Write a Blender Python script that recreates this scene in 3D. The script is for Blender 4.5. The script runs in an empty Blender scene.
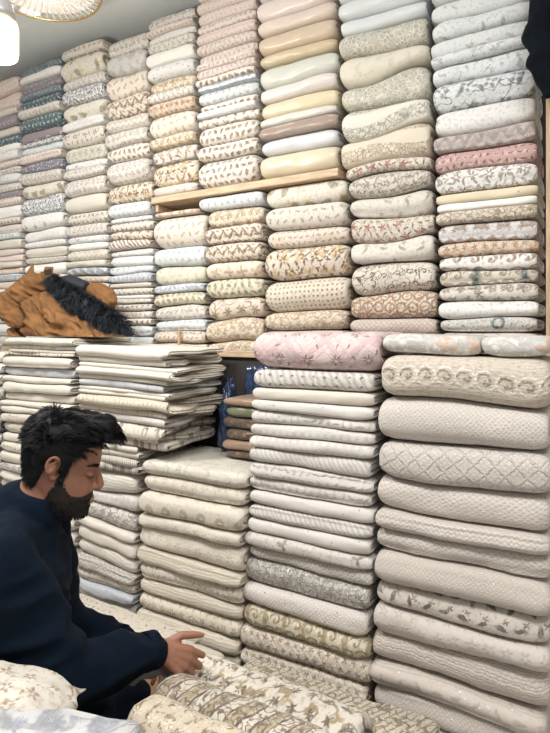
import bpy, bmesh, math, random
import numpy as np
from mathutils import Vector, Matrix, noise as mnoise

random.seed(11)
rng = np.random.default_rng(11)
PI = math.pi
SC = bpy.context.scene
C = SC.collection

# ------------------------------------------------------------------ camera, world, lights, exposure
F_PX, CX, HY, CAM_H = 550.0, 275.0, 331.0, 1.50
cam_d = bpy.data.cameras.new('camera')
cam = bpy.data.objects.new('camera', cam_d); C.objects.link(cam)
cam.location = (0, 0, CAM_H)
cam.rotation_euler = (PI / 2, 0, math.radians(30))          # looks 30 degrees left of the wall's normal
cam_d.sensor_fit = 'HORIZONTAL'; cam_d.sensor_width = 36; cam_d.lens = 36.0
cam_d.shift_y = -(366.5 - HY) / 550.0
cam_d.clip_start = 0.02
SC.camera = cam

w = bpy.data.worlds.new('world'); SC.world = w; w.use_nodes = True
w.node_tree.nodes['Background'].inputs[0].default_value = (1.0, 0.975, 0.955, 1)   # daylight from the open shop front
w.node_tree.nodes['Background'].inputs[1].default_value = 0.38
SC.view_settings.view_transform = 'Standard'
SC.view_settings.look = 'None'
SC.view_settings.gamma = 1
SC.view_settings.use_curve_mapping = False
SC.view_settings.exposure = 0.30

CEIL = 3.25
def area_light(name, loc, size, power, col):
    d = bpy.data.lights.new(name, 'AREA'); d.shape = 'RECTANGLE'; d.size, d.size_y = size
    d.energy = power; d.color = col
    o = bpy.data.objects.new(name, d); C.objects.link(o); o.location = loc
    return o
PANELS = [(-2.55, 0.35), (-0.95, 0.25), (0.55, 0.2)]
for px_, py_ in PANELS:
    area_light('ceiling_panel_light', (px_, py_, CEIL - 0.035), (0.56, 0.56), 32, (1.0, 0.975, 0.95))

# ------------------------------------------------------------------ small helpers
def lin(c):
    r = []
    for v in c[:3]:
        v = v / 255.0
        r.append(v / 12.92 if v <= 0.04045 else ((v + 0.055) / 1.055) ** 2.4)
    return (r[0], r[1], r[2], 1)

def tag(o, label=None, cat=None, group=None, kind=None):
    if label: o['label'] = label
    if cat: o['category'] = cat
    if group: o['group'] = group
    if kind: o['kind'] = kind
    return o

def empty(name, loc=(0, 0, 0), rotz=0, parent=None):
    o = bpy.data.objects.new(name, None); C.objects.link(o)
    o.empty_display_size = 0.05
    o.location = loc; o.rotation_euler = (0, 0, rotz)
    if parent: o.parent = parent
    return o

def mesh_obj(name, verts, faces, mat=None, parent=None, smooth=True, uvs=None):
    me = bpy.data.meshes.new(name)
    me.from_pydata([tuple(v) for v in verts], [], faces)
    if smooth: me.polygons.foreach_set('use_smooth', [True] * len(me.polygons))
    if uvs is not None:
        lay = me.uv_layers.new(name='UVMap')
        li = np.zeros(len(me.loops), dtype=np.int32); me.loops.foreach_get('vertex_index', li)
        lay.data.foreach_set('uv', np.asarray(uvs, dtype=np.float32)[li].ravel())
    me.update()
    if mat: me.materials.append(mat)
    o = bpy.data.objects.new(name, me); C.objects.link(o)
    if parent: o.parent = parent
    return o

def box_data(x0, x1, y0, y1, z0, z1):
    v = [(x, y, z) for z in (z0, z1) for y in (y0, y1) for x in (x0, x1)]
    f = [(0, 2, 3, 1), (4, 5, 7, 6), (0, 1, 5, 4), (2, 6, 7, 3), (0, 4, 6, 2), (1, 3, 7, 5)]
    return v, f

def box(name, x0, x1, y0, y1, z0, z1, mat, parent=None, bevel=0.0):
    bm = bmesh.new()
    v, f = box_data(x0, x1, y0, y1, z0, z1)
    bv = [bm.verts.new(p) for p in v]
    for q in f: bm.faces.new([bv[i] for i in q])
    if bevel:
        bmesh.ops.bevel(bm, geom=bm.edges[:], offset=bevel, segments=2, affect='EDGES', profile=0.6)
    me = bpy.data.meshes.new(name); bm.to_mesh(me); bm.free()
    me.materials.append(mat)
    o = bpy.data.objects.new(name, me); C.objects.link(o)
    if parent: o.parent = parent
    return o

def join_data(parts):
    V, Fc, off = [], [], 0
    for v, f in parts:
        V.extend(v); Fc.extend([tuple(i + off for i in q) for q in f]); off += len(v)
    return V, Fc

def catmull(pts, n):
    """Resample a list of tuples (any dimension) with a Catmull-Rom curve, n samples per span."""
    P = np.array(pts, float)
    P = np.vstack([2 * P[0] - P[1], P, 2 * P[-1] - P[-2]])
    out = []
    for i in range(1, len(P) - 2):
        for k in range(n):
            t = k / n
            a, b, c, d = P[i - 1], P[i], P[i + 1], P[i + 2]
            out.append(0.5 * ((2 * b) + (-a + c) * t + (2 * a - 5 * b + 4 * c - d) * t * t + (-a + 3 * b - 3 * c + d) * t ** 3))
    out.append(P[-2])
    return np.array(out)

def tube_data(path, radii, seg=12, side=None, flat=None, round_caps=True):
    """Closed tube. radii: float or (ra, rb) per point; side: fixed reference vector for the ra axis."""
    P = [Vector(p) for p in path]; n = len(P)
    R = [(r, r) if not hasattr(r, '__len__') else (r[0], r[1]) for r in radii]
    T = []
    for i in range(n):
        a = P[max(0, i - 1)]; b = P[min(n - 1, i + 1)]
        T.append((b - a).normalized())
    ref = Vector(side) if side is not None else (Vector((0, 0, 1)) if abs(T[0].z) < 0.9 else Vector((1, 0, 0)))
    rings = []
    A = None
    for i in range(n):
        if side is not None or A is None:
            A = (ref - T[i] * ref.dot(T[i])).normalized()
        else:
            A = (A - T[i] * A.dot(T[i])).normalized()
        B = T[i].cross(A)
        rings.append((P[i], A.copy(), B, R[i], T[i]))
    full = []
    if round_caps:
        p, A, B, r, t = rings[0]
        for s in (0.35, 0.75):
            k = math.sqrt(1 - (1 - s) ** 2)
            full.append((p - t * min(r) * (1 - s) , A, B, (r[0] * k, r[1] * k)))
    for p, A, B, r, t in rings: full.append((p, A, B, r))
    if round_caps:
        p, A, B, r, t = rings[-1]
        for s in (0.75, 0.35):
            k = math.sqrt(1 - (1 - s) ** 2)
            full.append((p + t * min(r) * (1 - s), A, B, (r[0] * k, r[1] * k)))
    V, Fc = [], []
    for p, A, B, r in full:
        for k in range(seg):
            a = 2 * PI * k / seg
            V.append(tuple(p + A * (r[0] * math.cos(a)) + B * (r[1] * math.sin(a))))
    m = len(full)
    for i in range(m - 1):
        for k in range(seg):
            k2 = (k + 1) % seg
            Fc.append((i * seg + k, i * seg + k2, (i + 1) * seg + k2, (i + 1) * seg + k))
    c0 = len(V); V.append(tuple(full[0][0])); c1 = len(V); V.append(tuple(full[-1][0]))
    for k in range(seg):
        k2 = (k + 1) % seg
        Fc.append((c0, k2, k)); Fc.append((c1, (m - 1) * seg + k, (m - 1) * seg + k2))
    return V, Fc

def remeshed(parts, voxel, smooth=2, factor=0.5):
    """Union of closed shells -> one continuous surface (vertices, faces)."""
    V, Fc = join_data(parts)
    me = bpy.data.meshes.new('tmp'); me.from_pydata(V, [], Fc); me.update()
    o = bpy.data.objects.new('tmp', me); C.objects.link(o)
    m = o.modifiers.new('r', 'REMESH'); m.mode = 'VOXEL'; m.voxel_size = voxel; m.adaptivity = 0
    if smooth:
        s = o.modifiers.new('s', 'SMOOTH'); s.factor = factor; s.iterations = smooth
    dg = bpy.context.evaluated_depsgraph_get(); dg.update()
    ev = o.evaluated_get(dg); em = ev.to_mesh()
    nv = len(em.vertices)
    co = np.zeros(nv * 3); em.vertices.foreach_get('co', co); co = co.reshape(-1, 3)
    no = np.zeros(nv * 3); em.vertices.foreach_get('normal', no); no = no.reshape(-1, 3)
    fs = [tuple(p.vertices) for p in em.polygons]
    ev.to_mesh_clear()
    bpy.data.objects.remove(o, do_unlink=True); bpy.data.meshes.remove(me)
    return co, no, fs

# ------------------------------------------------------------------ node expression helper
class G:
    """Small wrapper for building math node graphs."""
    def __init__(s, nt): s.nt = nt
    def m(s, op, *a, clamp=False):
        n = s.nt.nodes.new('ShaderNodeMath'); n.operation = op; n.use_clamp = clamp
        for i, v in enumerate(a):
            if isinstance(v, (int, float)): n.inputs[i].default_value = v
            else: s.nt.links.new(v, n.inputs[i])
        return n.outputs[0]
    def add(s, a, b): return s.m('ADD', a, b)
    def sub(s, a, b): return s.m('SUBTRACT', a, b)
    def mul(s, a, b): return s.m('MULTIPLY', a, b)
    def step(s, v, lo, hi):
        n = s.nt.nodes.new('ShaderNodeMapRange'); n.interpolation_type = 'SMOOTHSTEP'; n.clamp = True
        for k, x in (('Value', v), ('From Min', lo), ('From Max', hi)):
            if isinstance(x, (int, float)): n.inputs[k].default_value = x
            else: s.nt.links.new(x, n.inputs[k])
        return n.outputs[0]
    def vec(s, x, y, z=0.0):
        n = s.nt.nodes.new('ShaderNodeCombineXYZ')
        for i, v in enumerate((x, y, z)):
            if isinstance(v, (int, float)): n.inputs[i].default_value = v
            else: s.nt.links.new(v, n.inputs[i])
        return n.outputs[0]
    def noise(s, vec, scale, detail=2.0, rough=0.5):
        n = s.nt.nodes.new('ShaderNodeTexNoise')
        if vec is not None: s.nt.links.new(vec, n.inputs['Vector'])
        n.inputs['Scale'].default_value = scale; n.inputs['Detail'].default_value = detail
        n.inputs['Roughness'].default_value = rough
        return n.outputs
    def vor(s, vec, scale, feature='F1'):
        n = s.nt.nodes.new('ShaderNodeTexVoronoi'); n.feature = feature
        s.nt.links.new(vec, n.inputs['Vector']); n.inputs['Scale'].default_value = scale
        return n.outputs
    def mix(s, a, b, f):
        n = s.nt.nodes.new('ShaderNodeMix'); n.data_type = 'RGBA'
        for k, x in ((6, a), (7, b)):
            if isinstance(x, tuple): n.inputs[k].default_value = x
            else: s.nt.links.new(x, n.inputs[k])
        if isinstance(f, (int, float)): n.inputs[0].default_value = f
        else: s.nt.links.new(f, n.inputs[0])
        return n.outputs[2]

def new_mat(name):
    m = bpy.data.materials.new(name); m.use_nodes = True
    return m, m.node_tree, m.node_tree.nodes['Principled BSDF']

def simple_mat(name, col, rough=0.7, metal=0.0, noise_scale=0, var=0.12, bump=0.0, emit=None, estr=0.0,
               trans=0.0, alpha=1.0, sheen=0.0, sub=0.0, stretch=None, coat=0.0, spec=None):
    m, nt, b = new_mat(name); g = G(nt)
    base = lin(col)
    b.inputs['Roughness'].default_value = rough; b.inputs['Metallic'].default_value = metal
    b.inputs['Base Color'].default_value = base
    if noise_scale:
        tc = nt.nodes.new('ShaderNodeTexCoord'); v = tc.outputs['Object']
        if stretch:
            mp = nt.nodes.new('ShaderNodeMapping'); mp.inputs['Scale'].default_value = stretch
            nt.links.new(v, mp.inputs['Vector']); v = mp.outputs[0]
        nz = g.noise(v, noise_scale, 4.0, 0.6)
        dark = tuple(x * (1 - var * 2) for x in base[:3]) + (1,); lite = tuple(min(1, x * (1 + var)) for x in base[:3]) + (1,)
        f = g.step(nz[0], 0.3, 0.7)
        nt.links.new(g.mix(dark, lite, f), b.inputs['Base Color'])
        if bump:
            bn = nt.nodes.new('ShaderNodeBump'); bn.inputs['Strength'].default_value = bump; bn.inputs['Distance'].default_value = 0.004
            nt.links.new(nz[0], bn.inputs['Height']); nt.links.new(bn.outputs[0], b.inputs['Normal'])
    if emit:
        b.inputs['Emission Color'].default_value = lin(emit); b.inputs['Emission Strength'].default_value = estr
    if spec is not None: b.inputs['Specular IOR Level'].default_value = spec
    if trans: b.inputs['Transmission Weight'].default_value = trans
    if alpha < 1: b.inputs['Alpha'].default_value = alpha
    if sheen: b.inputs['Sheen Weight'].default_value = sheen
    if coat: b.inputs['Coat Weight'].default_value = coat; b.inputs['Coat Roughness'].default_value = 0.15
    if sub:
        b.inputs['Subsurface Weight'].default_value = sub; b.inputs['Subsurface Radius'].default_value = (0.012, 0.005, 0.003)
        b.inputs['Subsurface Scale'].default_value = 0.6
    return m

# ------------------------------------------------------------------ fabric materials: a base cloth plus printed / woven layers
def fabric_mat(name, base, layers=(), rough=0.85, bump=0.35, weave=0.10, sheen=0.12, warp=0.009, var=0.05, coat=0.0, fmul=1.4, omul=1.0, shift=True, ghost=.38):
    m, nt, b = new_mat('fabric_' + name); g = G(nt)
    uvn = nt.nodes.new('ShaderNodeUVMap'); uvn.uv_map = 'UVMap'
    oi = nt.nodes.new('ShaderNodeObjectInfo')
    sep = nt.nodes.new('ShaderNodeSeparateXYZ'); nt.links.new(uvn.outputs[0], sep.inputs[0])
    u0 = g.add(sep.outputs[0], g.mul(oi.outputs['Random'], 7.31 if shift else 0.0))
    v0 = g.add(sep.outputs[1], g.mul(oi.outputs['Random'], 3.17 if shift else 0.0))
    raw = g.vec(u0, v0)
    wn = g.noise(raw, 34.0, 3.0)
    ws = nt.nodes.new('ShaderNodeSeparateColor'); nt.links.new(wn[1], ws.inputs[0])
    u = g.add(u0, g.mul(g.sub(ws.outputs[0], 0.5), warp * 2)); v = g.add(v0, g.mul(g.sub(ws.outputs[1], 0.5), warp * 2))
    wv = g.vec(u, v)
    def cell(f, ou=0.0, ov=0.0, fy=None):
        fy = fy or f
        pv = g.add(g.mul(v, fy), ov); row = g.m('FLOOR', pv)
        pu = g.add(g.add(g.mul(u, f), ou), g.mul(row, 0.5)); cu = g.m('FLOOR', pu)
        dx = g.mul(g.sub(g.m('FRACT', pu), 0.5), 1.0 / f); dy = g.mul(g.sub(g.m('FRACT', pv), 0.5), 1.0 / fy)
        rnd = g.m('FRACT', g.mul(g.m('SINE', g.add(g.mul(row, 17.31), g.mul(cu, 5.77))), 437.58))
        return dx, dy, rnd
    def rot(dx, dy, ang):
        c = g.m('COSINE', ang); s_ = g.m('SINE', ang)
        return g.sub(g.mul(dx, c), g.mul(dy, s_)), g.add(g.mul(dx, s_), g.mul(dy, c))
    lum = sum(base) / 3; base = tuple(q + (lum - q) * .32 for q in base)
    col = lin(base)
    # gentle tone variation of the cloth itself and between pieces
    tone = g.add(g.mul(g.sub(g.noise(raw, 6.0, 3.0)[0], 0.5), var), g.mul(g.sub(oi.outputs['Random'], 0.5), var))
    hs = nt.nodes.new('ShaderNodeHueSaturation'); hs.inputs['Color'].default_value = col
    nt.links.new(g.add(tone, 1.0), hs.inputs['Value']); col = hs.outputs[0]
    height = None; metal = None
    for li, L in enumerate(layers):
        kind, c = L[0], L[1]; p = L[2] if len(L) > 2 else {}
        if c: lc = sum(c) / 3; c = tuple(q + (lc - q) * .30 for q in c)
        f = p.get('f', 20.0) * fmul; R = min(.5, p.get('R', 0.35) * 1.12) / f
        if kind == 'flower':
            dx, dy, rnd = cell(f, p.get('ou', 0), p.get('ov', 0))
            r = g.m('SQRT', g.add(g.mul(dx, dx), g.mul(dy, dy)))
            th = g.add(g.m('ARCTAN2', dy, dx), g.mul(rnd, 6.28))
            rr = g.mul(g.add(g.mul(g.m('COSINE', g.mul(th, float(p.get('n', 5)))), 0.32), 0.68), R)
            k = g.step(g.sub(rr, r), -R * 0.08, R * 0.38)
            if p.get('core'):
                k = g.mul(k, g.step(r, R * 0.18, R * 0.30))
            if p.get('some'): k = g.mul(k, g.step(rnd, p['some'], p['some'] + 0.02))
        elif kind == 'leaf':
            dx, dy, rnd = cell(f, p.get('ou', 0.27), p.get('ov', 0.31))
            a = g.add(g.mul(g.sub(rnd, 0.5), p.get('spin', 6.0)), p.get('ang', 0.8))
            x, y = rot(dx, dy, a)
            y = g.add(y, g.mul(g.mul(x, x), 9.0))
            asp = p.get('asp', 2.8)
            d = g.m('SQRT', g.add(g.mul(x, x), g.mul(g.mul(y, y), asp * asp)))
            k = g.sub(1.0, g.step(d, R * 0.55, R * 1.08))
            if p.get('some'): k = g.mul(k, g.step(rnd, p['some'], p['some'] + 0.02))
        elif kind == 'ring':
            dx, dy, rnd = cell(f, p.get('ou', 0), p.get('ov', 0), p.get('rows'))
            r = g.m('SQRT', g.add(g.mul(dx, dx), g.mul(dy, dy)))
            k = g.sub(1.0, g.step(g.m('ABSOLUTE', g.sub(r, R)), R * p.get('w', 0.15), R * p.get('w', 0.15) * 1.7))
            if p.get('some'): k = g.mul(k, g.step(rnd, p['some'], p['some'] + 0.02))
        elif kind == 'paisley':
            dx, dy, rnd = cell(f, p.get('ou', 0), p.get('ov', 0), p.get('rows'))
            r = g.m('SQRT', g.add(g.mul(dx, dx), g.mul(dy, dy)))
            th = g.m('ARCTAN2', dy, dx)
            rr = g.mul(g.add(g.mul(th, 0.16), 0.62), R)
            k = g.sub(1.0, g.step(g.m('ABSOLUTE', g.sub(r, rr)), R * 0.13, R * 0.24))
            k = g.m('MAXIMUM', k, g.sub(1.0, g.step(r, R * 0.16, R * 0.28)))
        elif kind == 'vine':
            nz = g.noise(wv, f, p.get('d', 1.0))[0]
            k = g.sub(1.0, g.step(g.m('ABSOLUTE', g.sub(nz, 0.5)), p.get('w', 0.012), p.get('w', 0.012) * 2.2))
        elif kind == 'blob':
            nz = g.noise(wv, f, p.get('d', 3.0), 0.65)[0]
            k = g.step(nz, p.get('t', 0.56), p.get('t', 0.56) + 0.05)
        elif kind == 'lat':
            a = g.mul(g.add(u, v), f); bb = g.mul(g.sub(u, v), f)
            da = g.m('ABSOLUTE', g.sub(g.m('FRACT', a), 0.5)); db = g.m('ABSOLUTE', g.sub(g.m('FRACT', bb), 0.5))
            wd = p.get('w', 0.06)
            k = g.sub(1.0, g.step(g.m('MINIMUM', da, db), wd, wd * 1.6))
        elif kind == 'diamond':
            fx, fy = f, p.get('fy', p.get('f', 20.0)) * fmul
            da = g.m('ABSOLUTE', g.sub(g.m('FRACT', g.mul(u, fx)), 0.5)); db = g.m('ABSOLUTE', g.sub(g.m('FRACT', g.mul(v, fy)), 0.5))
            k = g.sub(1.0, g.step(g.add(da, db), p.get('w', 0.25), p.get('w', 0.25) + 0.08))
        elif kind == 'zig':
            t = g.m('PINGPONG', g.mul(u, f), 0.5)
            s = g.m('FRACT', g.add(g.mul(v, p.get('fy', p.get('f', 20.0)) * fmul), g.mul(t, p.get('amp', 1.0))))
            wd = p.get('w', 0.25)
            k = g.sub(1.0, g.step(g.m('ABSOLUTE', g.sub(s, 0.5)), wd * 0.5, wd * 0.5 + 0.12))
        elif kind == 'stripe':
            a = p.get('ang', 0.0)
            s = g.m('FRACT', g.mul(g.add(g.mul(u, math.cos(a)), g.mul(v, math.sin(a))), f))
            wd = p.get('w', 0.4)
            k = g.sub(1.0, g.step(g.m('ABSOLUTE', g.sub(s, 0.5)), wd * 0.5, wd * 0.5 + 0.1))
        elif kind == 'lace':
            e = g.vor(wv, f, 'DISTANCE_TO_EDGE')[0]
            k = g.sub(1.0, g.step(e, p.get('w', 0.05), p.get('w', 0.05) * 2))
            k2 = g.vor(wv, f * 2.3, 'DISTANCE_TO_EDGE')[0]
            k = g.m('MAXIMUM', k, g.mul(g.sub(1.0, g.step(k2, 0.05, 0.1)), g.step(g.noise(raw, 14.0)[0], 0.5, 0.56)))
        elif kind == 'dots':
            vo = g.vor(wv, f)
            k = g.sub(1.0, g.step(vo[0], p.get('R', 0.25), p.get('R', 0.25) * 1.35))
            if p.get('some'):
                sc = nt.nodes.new('ShaderNodeSeparateColor'); nt.links.new(vo[1], sc.inputs[0])
                k = g.mul(k, g.step(sc.outputs[0], p['some'], p['some'] + 0.02))
        elif kind == 'grid':
            s1 = g.m('SINE', g.mul(u, f * 6.283)); s2 = g.m('SINE', g.mul(v, p.get('fy', p.get('f', 20.0)) * fmul * 6.283))
            k = g.step(g.mul(s1, s2), p.get('t', 0.1), p.get('t', 0.1) + 0.35)
        else:
            continue
        if 'band' in p:        # the pattern is confined to bands along the piece
            s = g.m('FRACT', g.mul(v0, p['band'])); k = g.mul(k, g.step(g.m('ABSOLUTE', g.sub(s, 0.5)), 0.28, 0.2))
        if p.get('fade', 0.45):
            fz = g.noise(raw, p.get('fs', 60.0), 3.0, 0.7)[0]
            kc = g.mul(k, g.add(1.0 - p.get('fade', 0.45), g.mul(g.step(fz, 0.35, 0.6), p.get('fade', 0.45))))
        else: kc = k
        if c is not None:
            col = g.mix(col, lin(c), g.mul(kc, p.get('o', 1.0) * omul))
        h = g.mul(k, p.get('h', 0.6))
        height = h if height is None else g.add(height, h)
    pr = [L for L in layers if L[1] is not None and L[0] in ('flower', 'leaf', 'vine', 'blob', 'paisley')]
    if pr and ghost:
        gz = g.step(g.noise(raw, 75.0, 3.0, .7)[0], .50, .64)
        col = g.mix(col, lin(pr[-1][1]), g.mul(gz, ghost))
    nt.links.new(col, b.inputs['Base Color'])
    fine = g.mul(g.noise(raw, 420.0, 2.0)[0], weave)
    crease = g.mul(g.noise(g.vec(g.mul(u0, 0.5), v0), 20.0, 4.0, 0.62)[0], 1.1)
    height = g.add(g.add(fine, crease), height) if height is not None else g.add(fine, crease)
    bn = nt.nodes.new('ShaderNodeBump'); bn.inputs['Strength'].default_value = bump; bn.inputs['Distance'].default_value = 0.006
    nt.links.new(height, bn.inputs['Height']); nt.links.new(bn.outputs[0], b.inputs['Normal'])
    b.inputs['Roughness'].default_value = rough; b.inputs['Sheen Weight'].default_value = sheen
    if metal is not None:
        nt.links.new(g.mul(metal, 0.55), b.inputs['Metallic'])
        nt.links.new(g.sub(rough, g.mul(metal, 0.5)), b.inputs['Roughness'])
    if coat: b.inputs['Coat Weight'].default_value = coat; b.inputs['Coat Roughness'].default_value = 0.12
    return m

WHT, COOL, IVO, CRM, BEI = (228, 226, 222), (222, 227, 230), (226, 220, 208), (223, 211, 188), (211, 200, 186)
GRY, PNKW, TAN, BRN, DBR = (150, 150, 150), (229, 212, 204), (178, 150, 116), (128, 98, 74), (92, 72, 58)
GLD, SLV, OLV, ORG, TEA = (190, 160, 104), (176, 178, 176), (138, 132, 96), (205, 150, 104), (70, 108, 116)
fl = lambda c, **k: ('flower', c, k)
lf = lambda c, **k: ('leaf', c, k)
vi = lambda c, **k: ('vine', c, k)
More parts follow.
